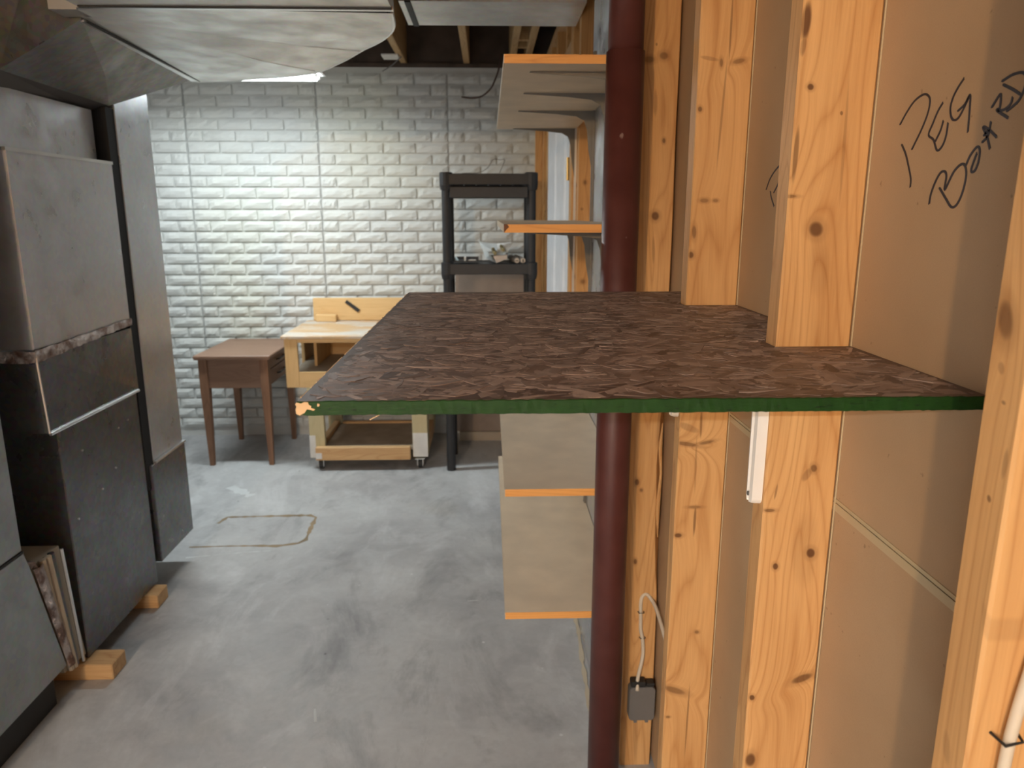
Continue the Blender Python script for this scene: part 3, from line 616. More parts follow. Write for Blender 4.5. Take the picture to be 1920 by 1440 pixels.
# ================================================================ BLACK PLASTIC SHELVING UNIT
bs = thing('plastic_shelving', (.005, 4.29, -F), 'black plastic shelving unit against the white brick wall', 'shelving')
x0, x1, ya, yb = -.257, .267, 4.115, 4.475
def tier(zt, nm):
    m = M(); m.box(x0+.01, x1-.01, ya+.01, yb-.01, zt-.020, zt-.006)
    t = mk('shelf', m, black_plastic, bs)
    lip = M(); lip.box(x0+.012, x1-.012, ya, ya+.014, zt-.058, zt); lip.box(x0+.012, x1-.012, yb-.014, yb, zt-.058, zt); lip.box(x0, x0+.014, ya+.012, yb-.012, zt-.058, zt); lip.box(x1-.014, x1, ya+.012, yb-.012, zt-.058, zt)
    mk('rim', lip, black_plastic, t, bevel=.003)
    rb = M()
    for i in range(7): xx = x0+.05+i*.07; rb.box(xx-.004, xx+.004, ya+.015, yb-.015, zt-.05, zt-.020)
    mk('underside_rib', rb, black_plastic, t)
    for (x, y) in ((x0+.032, ya+.032), (x1-.032, ya+.032), (x0+.032, yb-.032), (x1-.032, yb-.032)):
        mk('corner_socket', M().tube([(x, y, zt-.085), (x, y, zt-.06), (x, y, zt+.004), (x, y, zt+.008)], [.031, .036, .036, .030], 16), black_plastic, t, smooth=False)
for zt in (.216, -.262, -.745): tier(zt, '')
tierz = [.216, -.262, -.745, -F]
for (x, y) in ((x0+.032, ya+.032), (x1-.032, ya+.032), (x0+.032, yb-.032), (x1-.032, yb-.032)):
    for a, b in zip(tierz[:-1], tierz[1:]):
        m = M().tube([(x, y, b+(.008 if b > -F else 0)), (x, y, a-.086)], .026, 16)
        mk('leg', m, black_plastic, bs)
m = B(x0+.05, x1-.05, ya+.004, ya+.016, .088, .150); mk('front_panel', m, black_plastic, bs, bevel=.004)
# things on it
pk = thing('paper_wrapped_bundle', (.075, 4.25, -.262), 'white paper-wrapped bundle with beige card end on the black shelf', 'package')
yf, yk = 4.135, 4.44
fr = [(.012, -.215), (.045, -.263+.004), (.104, -.235), (.108, -.205), (.085, -.213), (.05, -.213)]
bk = [(-.055, -.150), (-.015, -.250), (.080, -.245), (.135, -.155), (.06, -.165), (.0, -.160)]
m = M(); n = 6; m.add([(a, yf+.003, b) for a, b in fr]+[(a, yk, b) for a, b in bk], [(i, (i+1) % n, n+(i+1) % n, n+i) for i in range(n)]+[tuple(range(n, 2*n))]); mk('wrapper', m, card_white, pk)
m = M().prism([(.026, yf, -.222), (.045, yf, -.259), (.103, yf, -.236), (.104, yf, -.212), (.085, yf, -.2165), (.05, yf, -.2165)], (0, .006, 0)); mk('card_end', m, card_beige, pk)
for x, z in ((.037, -.206), (.083, -.189)): mk('stick_end', M().tube([(x, yf-.002, z), (x-.01, yf+.1, z+.018)], .010, 10), plain('olive_wood', (.30, .25, .12), .7), pk)
m = M().prism([(.104, yf+.02, -.205), (.140, yf+.06, -.152), (.05, yf+.12, -.158), (.05, yf+.06, -.2)], (0, .004, 0)); mk('paper_flap', m, card_white, pk)
for k, (x, dx) in enumerate(((.158, -.030), (.191, -.030))):
    t = thing('grey_tube', (x, 4.25, -.262), ('left' if k == 0 else 'right')+' one of two grey rolled tubes beside the white bundle', 'tube', 'grey tubes on the black shelf')
    mk('roll', M().tube([(x, 4.135, -.245), (x+dx, 4.44, -.243)], .0155, 16, cap=True), plain('grey_roll', (.22, .20, .18), .6), t, smooth=True)
    mk('roll_end', M().tube([(x, 4.1335, -.245), (x, 4.1349, -.245)], .0135, 14), plain('pale_roll_end', (.60, .50, .40), .7), t)
    mk('slot', M().box(x-.010 if k == 0 else x-.002, x+.008 if k == 0 else x+.003, 4.131, 4.1334, -.248 if k == 0 else -.255, -.244 if k == 0 else -.238), black_rubber, t)
tr = thing('dark_tray', (-.10, 4.24, -.255), 'flat dark tray holding small pale oddments at the left of the black shelf', 'tray')
m = M(); m.box(-.19, -.055, 4.17, 4.36, -.254, -.249); m.box(-.19, -.186, 4.17, 4.36, -.249, -.235); m.box(-.059, -.055, 4.17, 4.36, -.249, -.235); m.box(-.19, -.055, 4.356, 4.36, -.249, -.235); mk('pan', m, black_plastic, tr)
mk('pale_strip', M().box(-.135, -.125, 4.18, 4.24, -.2489, -.228), card_white, tr); mk('pale_bits', M().box(-.11, -.07, 4.19, 4.22, -.2489, -.243), card_white, tr)
mk('blue_scrap', M().prism([(-.188, 4.20, -.2489), (-.165, 4.20, -.2489), (-.180, 4.21, -.222)], (0, .004, 0)), plain('blue_scrap', (.45, .6, .68), .5), tr)
wr1 = thing('wire_hanger', (.02, 4.3, .222), 'thin bent wire lying on top of the black shelving', 'wire')
mk('wire', M().tube([Vector(p) for p in catmull([(-.14, 4.25, .224), (-.05, 4.25, .228), (.0, 4.28, .255), (.03, 4.30, .300), (.07, 4.31, .300), (.095, 4.30, .297), (.065, 4.27, .226)], 4)], .0016, 6), bracket_metal, wr1)
cp = thing('leaning_hardboard', (.06, 4.80, -F), 'brown hardboard sheet leaning on the brick wall behind the black shelving', 'board')
m = M().hexa([(-.215, 4.74, -1.40), (.29, 4.74, -1.40), (.29, 4.752, -1.40), (-.215, 4.752, -1.40)], [(-.215, 4.862, -.36), (.29, 4.862, -.36), (.29, 4.874, -.36), (-.215, 4.874, -.36)]); mk('sheet', m, plain('brown_hardboard', (.25, .19, .15), .6, var=.15), cp)
mk('support_block', B(-.2, .28, 4.72, 4.80, -F, -1.401), tan_board, cp)

# ================================================================ WORKBENCH ON CASTERS
wk = thing('workbench', (-.72, 4.5, -F), 'light wooden workbench on casters with backboard beside the sewing table', 'workbench')
bx0, bx1, by0, by1, bt = -1.178, -.300, 4.178, 4.83, -.667
m = M(); m.box(bx0, bx1, by0, by1, bt-.018, bt)
def top_mat():
    n = NT('worn_bench_top'); a = n.noise(n.vec('MULTIPLY', n.pos, (.5, 1, 1)), 5, 4, .6, .5); b = n.noise(n.pos, 14, 4, .6); g = n.noise(n.vec('MULTIPLY', n.pos, (.04, 1, 1)), 120, 3)
    c = n.mix(n.mr(g, .3, .7), (.66, .46, .26), (.54, .34, .17)); c = n.mix(n.mr(a, .46, .60, 0, .75), c, (.62, .63, .62)); c = n.mix(n.mr(b, .62, .75, 0, .8), c, (.85, .87, .86))
    return n.set(color=c, rough=.45)
mk('tabletop', m, top_mat(), wk, bevel=.003)
bb = mk('backboard', B(-1.130, bx1-.01, 4.802, 4.84, bt+.002, -.522), bench_x, wk, bevel=.003)
mk('black_patch', M().prism([(-.925, 4.8015, -.549), (-.911, 4.8015, -.533), (-.829, 4.8015, -.596), (-.843, 4.8015, -.613)], (0, -.006, 0)), black_rubber, bb)
# body: side panels, stiles, rails, inner shelf
zb = -.968
mk('side_panel', B(-1.160, -1.142, 4.56, 4.81, zb, bt-.019), bench_y, wk)
mk('side_panel', B(-.338, -.320, 4.205, 4.81, zb, bt-.019), bench_y, wk)
mk('stile', B(-1.161, -1.088, 4.186, 4.204, zb, bt-.019), bench_z, wk, bevel=.002)
mk('stile', B(-.392, -.319, 4.186, 4.204, zb, bt-.019), bench_z, wk, bevel=.002)
mk('top_rail', B(-1.0875, -.3925, 4.186, 4.204, bt-.040, bt-.019), bench_x, wk)
mk('bottom_rail', B(-1.0875, -.3925, 4.186, 4.204, zb, -.878), bench_x, wk)
mk('middle_stile', B(-.76, -.72, 4.186, 4.204, -.878, bt-.041), bench_z, wk)
mk('inner_shelf', B(-1.14, -.339, 4.206, 4.80, -.900, -.884), tan_board, wk)
mk('inner_divider', B(-1.045, -1.029, 4.40, 4.80, -.883, bt-.019), bench_z, wk)
mk('back_panel', B(-1.03, -.339, 4.785, 4.80, -.883, bt-.019), bench_x, wk)
zp0 = -1.392
white_dab = plain('chalky_white_paint', (.70, .70, .68), .7, var=.15)
for (x, y, wl) in ((-1.050, 4.185, 1), (-.452, 4.185, 2), (-1.050, 4.70, 0), (-.452, 4.70, 0)):
    pst = mk('leg', B(x, x+.088, y, y+.038, zp0, zb-.001), treated, wk, bevel=.002)
    mk('leg_return', B(x, x+.038, y+.039, y+.12, zp0, zb-.001) if x < -.8 else B(x+.05, x+.088, y+.039, y+.12, zp0, zb-.001), treated, wk)
    if wl == 1: mk('paint_dab', B(x-.001, x+.034, y-.0015, y-.0001, zp0+.002, -1.255), white_dab, pst)
    if wl == 2: mk('paint_dab', B(x+.002, x+.0885, y-.0015, y-.0001, zp0+.002, -1.245), white_dab, pst)
mk('lower_rail', B(-1.012, -.463, 4.145, 4.183, zp0-.004, -1.318), pine_x, wk, bevel=.003)
mk('lower_rail', B(-.960, -.453, 4.702, 4.74, -1.392, -1.318), pine_x, wk, bevel=.003)
mk('side_rail', B(-1.012, -.974, 4.306, 4.69, -1.392, -1.305), pine_y, wk, bevel=.003)
mk('side_rail', B(-.402, -.364, 4.306, 4.69, -1.392, -1.305), pine_y, wk, bevel=.003)
mk('bottom_deck', B(-.973, -.403, 4.184, 4.70, -1.345, -1.330), plain('dusty_plywood', (.34, .27, .20), .7, var=.2), wk)
mk('back_rail', B(-.960, -.30, 4.745, 4.783, -1.16, -1.09), pine_x, wk, bevel=.003)
mk('corner_plate', B(-1.010, -.975, 4.142, 4.1445, -1.385, -1.350), white_dab, wk)
def caster(x, y):
    c = mk('caster', B(x-.028, x+.028, y-.028, y+.028, zp0-.0075, zp0-.0045), galv_edge, wk)
    m = M().prism([(x-.017, y-.016, -1.442), (x-.014, y-.016, -1.442), (x-.014, y-.016, zp0-.0095), (x+.014, y-.016, zp0-.0095), (x+.014, y-.016, -1.442), (x+.017, y-.016, -1.442), (x+.017, y-.016, zp0-.008), (x-.017, y-.016, zp0-.008)], (0, .036, 0)); mk('fork', m, galv_edge, c)
    mk('wheel', M().tube([(x-.0125, y+.005, -F+.029), (x-.010, y+.005, -F+.029), (x+.010, y+.005, -F+.029), (x+.0125, y+.005, -F+.029)], [.025, .029, .029, .025], 20), black_rubber, c)
for x, y in ((-.99, 4.19), (-.41, 4.19), (-.99, 4.70), (-.41, 4.70)): caster(x, y)
blk = mk('wood_offcut', B(-1.105, -.975, 4.745, 4.795, bt+.0005, bt+.045), bench_x, bevel=.004)
tag(blk, 'small pale wood offcut on the workbench against its backboard', 'wood block')

# ================================================================ SEWING TABLE
sw = thing('sewing_table', (-1.48, 4.52, -F), 'dark brown wooden sewing table with tapered legs beside the workbench', 'table')
tx0, tx1, ty0, ty1, tz = -1.700, -1.262, 4.235, 4.86, -.790
mk('top', B(tx0, tx1, ty0, ty1, tz-.018, tz), walnut_x, sw, bevel=.003)
mk('top_leaf_line', B(tx0+.004, tx1-.004, ty0+.001, ty1-.004, tz-.024, tz-.0185), walnut_x, sw)
mk('front_apron', B(-1.632, -1.308, 4.262, 4.278, -.985, tz-.0245), walnut_x, sw)
mk('back_apron', B(-1.632, -1.308, 4.800, 4.816, -.985, tz-.0245), walnut_x, sw)
mk('side_apron', B(-1.655, -1.640, 4.30, 4.78, -.985, tz-.0245), walnut_z, sw)
mk('side_apron', B(-1.318, -1.303, 4.30, 4.78, -.985, tz-.0245), walnut_z, sw)
for k, (a, b) in enumerate(((tz-.028, -.885), (-.890, -.980))):
    d = mk('drawer', B(-1.3028, -1.290, 4.306, 4.774, b, a), walnut_z, sw, bevel=.002)
    z = (a+b)/2; mk('handle', M().tube([(-1.289, 4.46, z), (-1.274, 4.48, z), (-1.274, 4.60, z), (-1.289, 4.62, z)], .005, 8), plain('dark_metal', (.06, .055, .05), .3, .8), d)
for (x, y) in ((-1.655, 4.262), (-1.305, 4.262), (-1.655, 4.79), (-1.305, 4.79)):
    s0, s1 = .024, .013; m = M()
    ix = 1 if x < -1.5 else -1
    def sq(c, s, z): return [(c[0]-s, c[1]-s, z), (c[0]+s, c[1]-s, z), (c[0]+s, c[1]+s, z), (c[0]-s, c[1]+s, z)]
    cx, cy = x, y+.012
    m.hexa(sq((cx, cy), s1, -F), sq((cx, cy), s0, -.985)); m.hexa(sq((cx, cy), s0, -.985), sq((cx, cy), s0, tz-.0245)); mk('leg', m, walnut_z, sw)

# ================================================================ HANGING FLUORESCENT FIXTURE
lf = thing('shop_light', (-1.45, 4.0, .667), 'hanging fluorescent shop light partly behind the round duct elbow', 'light')
lx0, lx1, ly, lz = -2.02, -.832, 4.00, .690
hood_mat = plain('white_reflector', (.85, .86, .86), .4)
hood_prof = [(-.075, 0), (-.045, .045), (-.03, .062), (.03, .062), (.045, .045), (.075, 0), (.072, 0), (.043, .043), (.029, .059), (-.029, .059), (-.043, .043), (-.072, 0)]
mk('hood', M().prism([(lx0, ly+a, lz+b) for a, b in hood_prof], (lx1-lx0, 0, 0)), hood_mat, lf)
for x in (lx0, lx1-.002): mk('end_cap', M().prism([(x, ly+a, lz+b) for a, b in [(-.0745, .0005), (-.045, .044), (-.03, .060), (.03, .060), (.045, .044), (.0745, .0005)]], (.012 if x > -1 else -.012, 0, 0)), hood_mat, lf)
tube_em = NT('lit_tube').set(color=(1, 1, 1), emit=(.90, .99, 1), estr=TUBE)
for dy in (-.034, .034):
    t = mk('tube', M().tube([(lx0+.03, ly+dy, lz-.010), (lx1-.03, ly+dy, lz-.010)], 0.0185, 12), tube_em, lf, smooth=True)
    for x in (lx0+.014, lx1-.029): mk('tube_socket', B(x, x+.015, ly+dy-.014, ly+dy+.014, lz-.020, lz+.036), white_metal, t)
for x in (-1.7, -1.3): mk('chain', M().tube([(x, ly, lz+.0625), (x, ly, CEIL)], .002, 6), galv_edge, lf)
al = bpy.data.lights.new('tube_glow', 'AREA'); al.shape = 'RECTANGLE'; al.size = 1.1; al.size_y = .10; al.energy = TUBE*1.42; al.color = (.90, .985, 1)
ao = link(bpy.data.objects.new('tube_glow', al)); ao.parent = lf; ao.location = Vector(((lx0+lx1)/2, ly, lz-.032+F))-wloc(lf)

# ================================================================ DUCTWORK
def pane(m, a, b, c, d, h, nrm):          # quad with an X-break: centre raised by h along nrm
    ctr = tuple(sum(q)/4+h*k for q, k in zip(zip(a, b, c, d), nrm)); return m.add([a, b, c, d, ctr], [(0, 1, 4), (1, 2, 4), (2, 3, 4), (3, 0, 4)])
dx = -1.30
dn = thing('air_duct', (-1.6, 2.45, -1.41), 'tall near galvanised steel duct with foil-taped joint at the left', 'duct', 'standing ducts at the left')
ny0, ny1 = 2.13, 2.715
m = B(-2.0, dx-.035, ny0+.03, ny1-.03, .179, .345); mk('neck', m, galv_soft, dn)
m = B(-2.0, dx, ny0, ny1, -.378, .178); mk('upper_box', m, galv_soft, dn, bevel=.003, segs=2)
mk('upper_box_lip', B(-2.001, dx+.002, ny0-.002, ny1+.002, .170, .1795), galv_edge, dn)
def wob_tape(m, face):
    return m
m = M(); n = 30
for (fc) in ('side', 'near'):
    A = []
    for i in range(n+1):
        t = i/n
        if fc == 'side': px, py = dx+.0035, ny0-.003+(ny1-ny0+.006)*t
        else: px, py = -2.0+(dx+.0035+2.0)*t, ny0-.0035
        tt = t if fc == 'side' else 0; lo, hi = -.414+.024*tt+R.uniform(-.003, .003), -.380+.016*tt+R.uniform(-.002, .002)
        A.append(((px, py, lo), (px+(R.uniform(0, .004) if fc == 'side' else 0), py-(R.uniform(0, .004) if fc == 'near' else 0), (lo+hi)/2+R.uniform(-.01, .01)), (px, py, hi)))
    vs = [p for a in A for p in a]; m.add(vs, [(i*3+k, (i+1)*3+k, (i+1)*3+k+1, i*3+k+1) for i in range(n) for k in (0, 1)])
mk('foil_tape', m, foil, dn, label='crinkled silver foil tape')
m = M(); a = -.400; b = -.628
yt0, yt1, yb0, yb1 = ny0, ny1, ny0+.008, ny1-.004
q = [(dx, yt0, a), (dx, yt1, a), (dx+.004, yb1, b), (dx+.004, yb0, b)]
pane(m, q[3], q[2], q[1], q[0], .012, (1, 0, 0)); q2 = [(-2.0, yt0, a), (dx, yt0, a), (dx+.004, yb0, b), (-2.0, yb0, b)]; m.add(q2, [(3, 2, 1, 0)])
m.add([(-2.0, yt1, a), (dx, yt1, a), (dx+.004, yb1, b), (-2, yb1, b)], [(0, 1, 2, 3)]); m.add([(-2, yb0, b), (dx+.004, yb0, b), (dx+.004, yb1, b), (-2, yb1, b)], [(0, 1, 2, 3)])
mk('boot', m, galv_dark, dn)
mk('corner_seam', M().tube([(dx+.002, yt0, a), (dx+.006, yb0, b)], .0035, 6), galv_edge, dn)
mk('joint_strip', M().tube([(dx+.008, yb0, b-.002), (dx+.008, yb1-.01, b-.002)], .0055, 8), galv_edge, dn, label='bright steel joint strip')
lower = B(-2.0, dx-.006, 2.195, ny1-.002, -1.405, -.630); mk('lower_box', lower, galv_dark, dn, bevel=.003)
for (y, z) in ((2.31, -.735), (2.40, -.90), (2.55, -.73), (2.24, -.94), (2.62, -.72), (2.5, -.86)): mk('screw', M().tube([(dx-.006, y, z), (dx-.002, y, z)], .0035, 8), galv_edge, dn)

dfar = thing('air_duct', (-1.6, 2.9, -1.34), 'far galvanised steel duct dropping behind the first one at the left', 'duct', 'standing ducts at the left')
mk('riser', B(-1.95, dx, 2.775, 3.05, -.930, .475), galv_main, dfar, bevel=.003)
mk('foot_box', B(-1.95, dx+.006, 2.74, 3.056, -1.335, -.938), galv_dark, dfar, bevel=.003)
mk('joint_strip', B(-1.95, dx+.010, 2.775, 3.058, -.9379, -.9301), galv_edge, dfar)
mk('gap_shade_strip', B(-1.9, dx-.003, 2.7155, 2.7745, -1.03, .36), gap_mat, dfar)  # added dark strip that stands in for the shade between the two ducts

# furnace side, lower left
fu = thing('furnace_cabinet', (-1.7, 1.3, -1.41), 'dull grey steel furnace cabinet at the lower left edge', 'furnace')
m = B(-2.2, dx-.005, .95, 1.955, -.915, .90); mk('upper_casing', m, furnace, fu, bevel=.004)
m = M(); m.prism([(dx, .95, -.921), (dx, 1.95, -.921), (dx, 1.972, -.99), (dx, 2.065, -1.345), (dx, .95, -1.345)], (-.9, 0, 0)); mk('lower_casing', m, furnace, fu)
mk('casing_seam', B(-2.2, dx-.002, .95, 1.955, -.9209, -.9151), black_rubber, fu)
mk('base', B(-2.15, dx-.03, .98, 2.04, -F, -1.346), black_rubber, fu)
m = M(); prof = []
fc = M(); ys = [(1.985, 2.085, .000), (2.035, 2.10, .000)]
def slant(y_top, y_bot, x, th, w_): return [(x, y_top, -.985), (x, y_top+w_, -.980), (x, y_bot+w_, -1.375), (x, y_bot, -1.365)]
tp = M(); n = 18; A = []
for i in range(n+1):
    t = i/n; z = -.985-.375*t; y = 1.978+.095*t
    A += [(dx+.002, y, z), (dx+.006+R.uniform(0, .004), y+.022, z), (dx+.003, y+.044+R.uniform(-.002, .002), z)]
tp.add(A, [(i*3+k, (i+1)*3+k, (i+1)*3+k+1, i*3+k+1) for i in range(n) for k in (0, 1)]); mk('foil_tape', tp, foil, fu)
for k in range(3):
    off = .046+k*.022; mk('connector_rib', M().tube([(dx-.004+.004*(k % 2), 1.985+off, -.978), (dx-.004+.004*(k % 2), 2.062+off*.62, -1.375)], .010, 8), tan_board if k < 2 else galv_dark, fu)
mk('connector_flange', M().tube([(dx+.002, 2.118, -.985), (dx+.002, 2.150, -1.385)], .005, 6), galv_edge, fu)
mk('connector_core', M().prism([(dx-.012, 1.99, -.98), (dx-.012, 2.13, -.98), (dx-.012, 2.190, -1.385), (dx-.012, 2.07, -1.375)], (-.5, 0, 0)), tan_board, fu)
mk('foil_scrap', M().prism([(dx-.02, 1.962, -.955), (dx+.004, 1.985, -.962), (dx+.004, 1.995, -.985), (dx-.02, 1.968, -.985)], (-.02, .0, .004)), foil, fu)

# wood blocks under the ducts
for k, (xa, xb, y0_, y1_, lab) in enumerate(((-1.50, -1.215, 2.155, 2.245, 'nearer wood block wedged under the left duct'), (-1.50, -1.262, 2.60, 2.69, 'farther wood block under the left duct'))):
    m = B(xa, xb, y0_, y1_, -F, -1.4055); o = mk('wood_block', m, pine_x, bevel=.003); tag(o, lab, 'wood block', 'blocks under the duct')
o = mk('wood_block', B(-1.9, -1.5, 2.80, 2.89, -F, -1.336), pine_x); tag(o, 'wood block hidden under the far duct', 'wood block', 'blocks under the duct')

# overhead trunk with round elbow
ZE = .50; ZT = .89
tk = thing('overhead_duct', (-.65, 2.0, ZE), 'large overhead galvanised duct with a wide curved elbow', 'duct')
arc = catmull([(-1.110, 3.062), (-1.005, 3.054), (-.827, 2.998), (-.686, 2.907), (-.588, 2.812), (-.468, 2.669), (-.375, 2.524), (-.316, 2.403), (-.274, 2.287), (-.252, 2.194), (-.244, 2.115), (-.239, 2.042)], 4)
poly = [(-1.052, 2.128), (-1.02, 2.05)][:1]+[tuple(p) for p in arc][:0]
poly = [(p.x, p.y) for p in arc]+[(-1.012, 2.036), (-1.069, 2.136)]
bm = bmesh.new(); vs = [bm.verts.new((x, y, 0)) for x, y in poly]; bm.faces.new(vs)
creases = [((-.96, 2.277), (-.602, 2.793), .008), ((-.977, 2.188), (-.399, 2.573), -.008), ((-1.08, 3.04), (-.256, 2.073), .006)]
for (p, q, h) in creases:
    d = Vector((q[0]-p[0], q[1]-p[1], 0)); nn = Vector((-d.y, d.x, 0)).normalized()
    bmesh.ops.bisect_plane(bm, geom=bm.verts[:]+bm.edges[:]+bm.faces[:], plane_co=(p[0], p[1], 0), plane_no=nn, dist=1e-5)
bmesh.ops.triangulate(bm, faces=bm.faces[:])
def fold(x, y): return ZE-.004+sum(hh*min(1, abs((x-a[0])*(-(b[1]-a[1]))+(y-a[1])*(b[0]-a[0]))/math.hypot(b[0]-a[0], b[1]-a[1])/.35)*1.6 for a, b, hh in creases)
for v in bm.verts: v.co.z = fold(v.co.x, v.co.y)
bm.verts.index_update(); bmv = [tuple(v.co) for v in bm.verts]; bmf = [tuple(v.index for v in f.verts) for f in bm.faces]; bm.free()
mk('elbow_cheek', M().add(bmv, bmf), galv_pale, tk, label='curved underside with folded creases')
for (p, q, h) in creases[:2]:
    zz = fold
    mk('crease_line', M().tube([(p[0]+(q[0]-p[0])*t/8, p[1]+(q[1]-p[1])*t/8, zz(p[0]+(q[0]-p[0])*t/8, p[1]+(q[1]-p[1])*t/8)) for t in range(9)], .0016, 6), galv_edge, tk)
# curved outer wall and rolled rim
A = [Vector((p.x, p.y)) for p in arc]; n = len(A)
m = M(); m.add([(p.x, p.y, fold(p.x, p.y)) for p in A]+[(p.x, p.y, ZT) for p in A], [(i, i+1, n+i+1, n+i) for i in range(n-1)]); mk('elbow_wall', m, galv_main, tk, smooth=True)
mk('elbow_rim', M().tube([(p.x, p.y, fold(p.x, p.y)+.003) for p in A], .0045, 6), galv_edge, tk)
# inner throat and top
mk('throat_wall', B(-1.10, -1.03, 2.06, 2.136, ZE+.004, ZT), galv_edge, tk)
mk('elbow_top', M().prism([(x, y, ZT-.004) for x, y in poly], (0, 0, .004)), galv_main, tk)
# straight trunk toward the viewer
m = M(); y1, y0 = 2.03, .35
pane(m, (-1.005, .8, ZE), (-.236, .8, ZE), (-.236, y1-.018, ZE), (-1.005, y1-.018, ZE), -.02, (0, 0, -1))
m.add([(-1.005, y0, ZE), (-.236, y0, ZE), (-.236, .8, ZE), (-1.005, .8, ZE)], [(0, 1, 2, 3)])
for x in (-1.005, -.236): m.add([(x, y0, ZE), (x, y1, ZE), (x, y1, ZT), (x, y0, ZT)], [(0, 1, 2, 3)])
m.add([(-1.005, y0, ZT), (-.236, y0, ZT), (-.236, y1, ZT), (-1.005, y1, ZT)], [(0, 1, 2, 3)]); m.add([(-1.005, y0, ZE), (-.236, y0, ZE), (-.236, y0, ZT), (-1.005, y0, ZT)], [(0, 1, 2, 3)])
mk('trunk', m, galv_pale, tk)
mk('slip_joint', B(-1.01, -.233, 2.0135, 2.028, ZE-.003, ZE+.006), galv_edge, tk)
mk('joint_gap', B(-1.0, -.236, 2.004, 2.0125, ZE-.0035, ZE+.002), black_rubber, tk)
# transition down to the standing duct
c1, c2, c3, c4 = (-1.062, 2.142, ZE), (-1.128, 3.050, ZE), (dx, 2.742, .366), (dx, 2.155, .378)
m = M(); 
def seamed(m, a, b, c, d):
    ctr = tuple((p+q)/2*.5+(r+s)/2*.5 for p, q, r, s in zip(a, b, c, d)); ctr = (ctr[0], ctr[1], ctr[2]-.008); return m.add([a, b, c, d, ctr], [(0, 1, 4), (1, 2, 4), (2, 3, 4), (3, 0, 4)])
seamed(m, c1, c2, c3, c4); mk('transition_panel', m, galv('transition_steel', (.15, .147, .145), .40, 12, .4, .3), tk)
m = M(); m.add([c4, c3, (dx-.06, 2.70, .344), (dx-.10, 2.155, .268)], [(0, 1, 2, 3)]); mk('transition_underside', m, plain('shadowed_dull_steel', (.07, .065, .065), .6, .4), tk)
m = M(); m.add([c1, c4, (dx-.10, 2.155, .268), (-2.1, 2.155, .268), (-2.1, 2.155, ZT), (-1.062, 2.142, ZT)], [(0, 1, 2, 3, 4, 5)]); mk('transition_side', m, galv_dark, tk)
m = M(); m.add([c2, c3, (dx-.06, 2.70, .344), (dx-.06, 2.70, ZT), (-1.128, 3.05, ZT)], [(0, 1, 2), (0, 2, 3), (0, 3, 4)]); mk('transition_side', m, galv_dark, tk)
mk('flange', M().prism([(-1.060, 2.150, ZE-.004), (-1.074, 2.150, ZE-.004), (-1.127, 3.048, ZE-.004), (-1.105, 3.048, ZE-.004)], (0, 0, .006)), galv_edge, tk)
mk('joint_gap', M().prism([(-1.052, 2.150, ZE-.0045), (-1.056, 2.150, ZE-.0045), (-1.098, 3.050, ZE-.0045), (-1.093, 3.050, ZE-.0045)], (0, 0, .006)), black_rubber, tk)

cr = thing('cross_duct', (0, 2.95, .71), 'flat galvanised duct running across under the joists above the shelves', 'duct')
m = M(); pane(m, (-.30, 2.76, .71), (SX-.003, 2.76, .71), (SX-.003, 3.09, .71), (-.30, 3.09, .71), -.010, (0, 0, -1))
for y in (2.76, 3.09): m.add([(-.30, y, .71), (SX-.003, y, .71), (SX-.003, y, .90), (-.30, y, .90)], [(0, 1, 2, 3)])
m.add([(-.30, 2.76, .90), (SX-.003, 2.76, .90), (SX-.003, 3.09, .90), (-.30, 3.09, .90)], [(0, 1, 2, 3)]); m.add([(-.30, 2.76, .71), (-.30, 3.09, .71), (-.30, 3.09, .90), (-.30, 2.76, .90)], [(0, 1, 2, 3)])
mk('casing', m, galv_pale, cr); mk('slip_joint', B(-.28, -.26, 2.758, 3.092, .706, .712), black_rubber, cr)

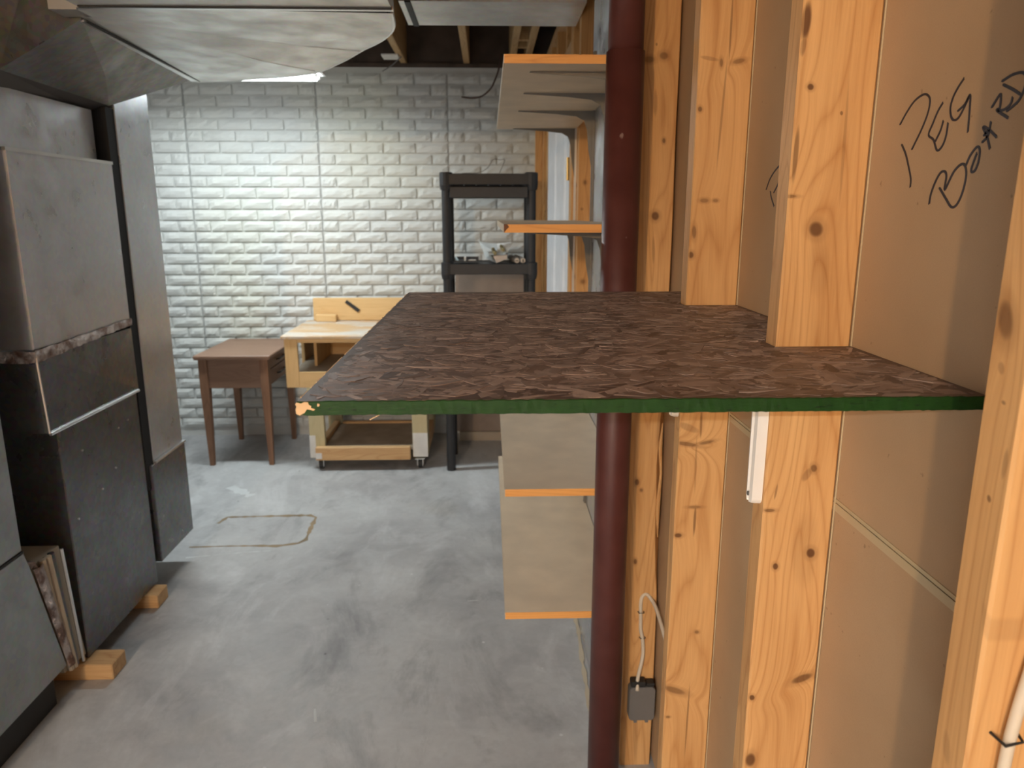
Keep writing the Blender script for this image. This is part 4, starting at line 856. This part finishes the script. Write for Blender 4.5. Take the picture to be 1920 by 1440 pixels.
# small things at the ceiling
hc = thing('hanging_cable', (0, 4.70, .70), 'dark cable drooping from the joists over the brick wall', 'cable')
mk('wire', M().tube([Vector(p) for p in catmull([(.085, 4.72, .93), (.069, 4.70, .842), (.05, 4.70, .79), (.022, 4.70, .735), (-.03, 4.70, .692), (-.09, 4.70, .680), (-.154, 4.70, .686)], 5)], .005, 8), rust_wire, hc, smooth=True)
jb = thing('ceiling_junction_plate', (-.56, 4.70, .89), 'small white cover plate under the joists near the brick wall', 'cover plate')
mk('plate', B(-.612, -.515, 4.62, 4.74, .898, .9095), white_metal, jb, bevel=.002); mk('pull_string', M().tube([(-.50, 4.68, .905), (-.56, 4.70, .86), (-.62, 4.72, .83)], .003, 6), grey_plastic, jb)

# second fluorescent and bare bulb behind the viewer, added out of frame to light the near side
l2 = thing('rear_shop_light', (-1.3, -2.6, .78), 'unseen hanging fluorescent fixture added behind the viewer', 'light')
mk('hood', M().prism([(-1.9, -2.6+a, .78+b) for a, b in hood_prof], (1.2, 0, 0)), hood_mat, l2)
t2 = NT('rear_lit_tube').set(color=(1, 1, 1), emit=(.93, .98, 1), estr=6)
mk('tube', M().tube([(-1.87, -2.6, .792), (-.73, -2.6, .792)], .0125, 10), t2, l2)
for x in (-1.7, -.915): mk('chain', M().tube([(x, -2.6, .843), (x, -2.6, CEIL)], .002, 6), galv_edge, l2)
al = bpy.data.lights.new('rear_glow', 'AREA'); al.shape = 'RECTANGLE'; al.size = 1.1; al.size_y = .1; al.energy = COOL; al.color = (.88, .95, 1)
ao = link(bpy.data.objects.new('rear_glow', al)); ao.parent = l2; ao.location = Vector((-1.3, -2.6, .777+F))-wloc(l2)
bl = thing('bare_bulb', (-1.25, -2.9, .5), 'unseen bare warm light bulb on a cord, added behind the viewer', 'light')
bulb_em = NT('warm_bulb_glass').set(color=(1, .9, .8), emit=(1, .62, .29), estr=BULB/(4*PI*PI*.045**2))
mk('glass', M().tube([(-1.25, -2.9, .5+.045*math.cos(a)*-1) for a in [PI*i/10 for i in range(11)]], [max(.002, .045*math.sin(PI*i/10)) for i in range(11)], 16), bulb_em, bl, smooth=True)
mk('socket', M().tube([(-1.25, -2.9, .5445), (-1.25, -2.9, .595)], .018, 12), grey_plastic, bl); mk('cord', M().tube([(-1.25, -2.9, .595), (-1.3, -2.9, CEIL)], .004, 6), black_rubber, bl)
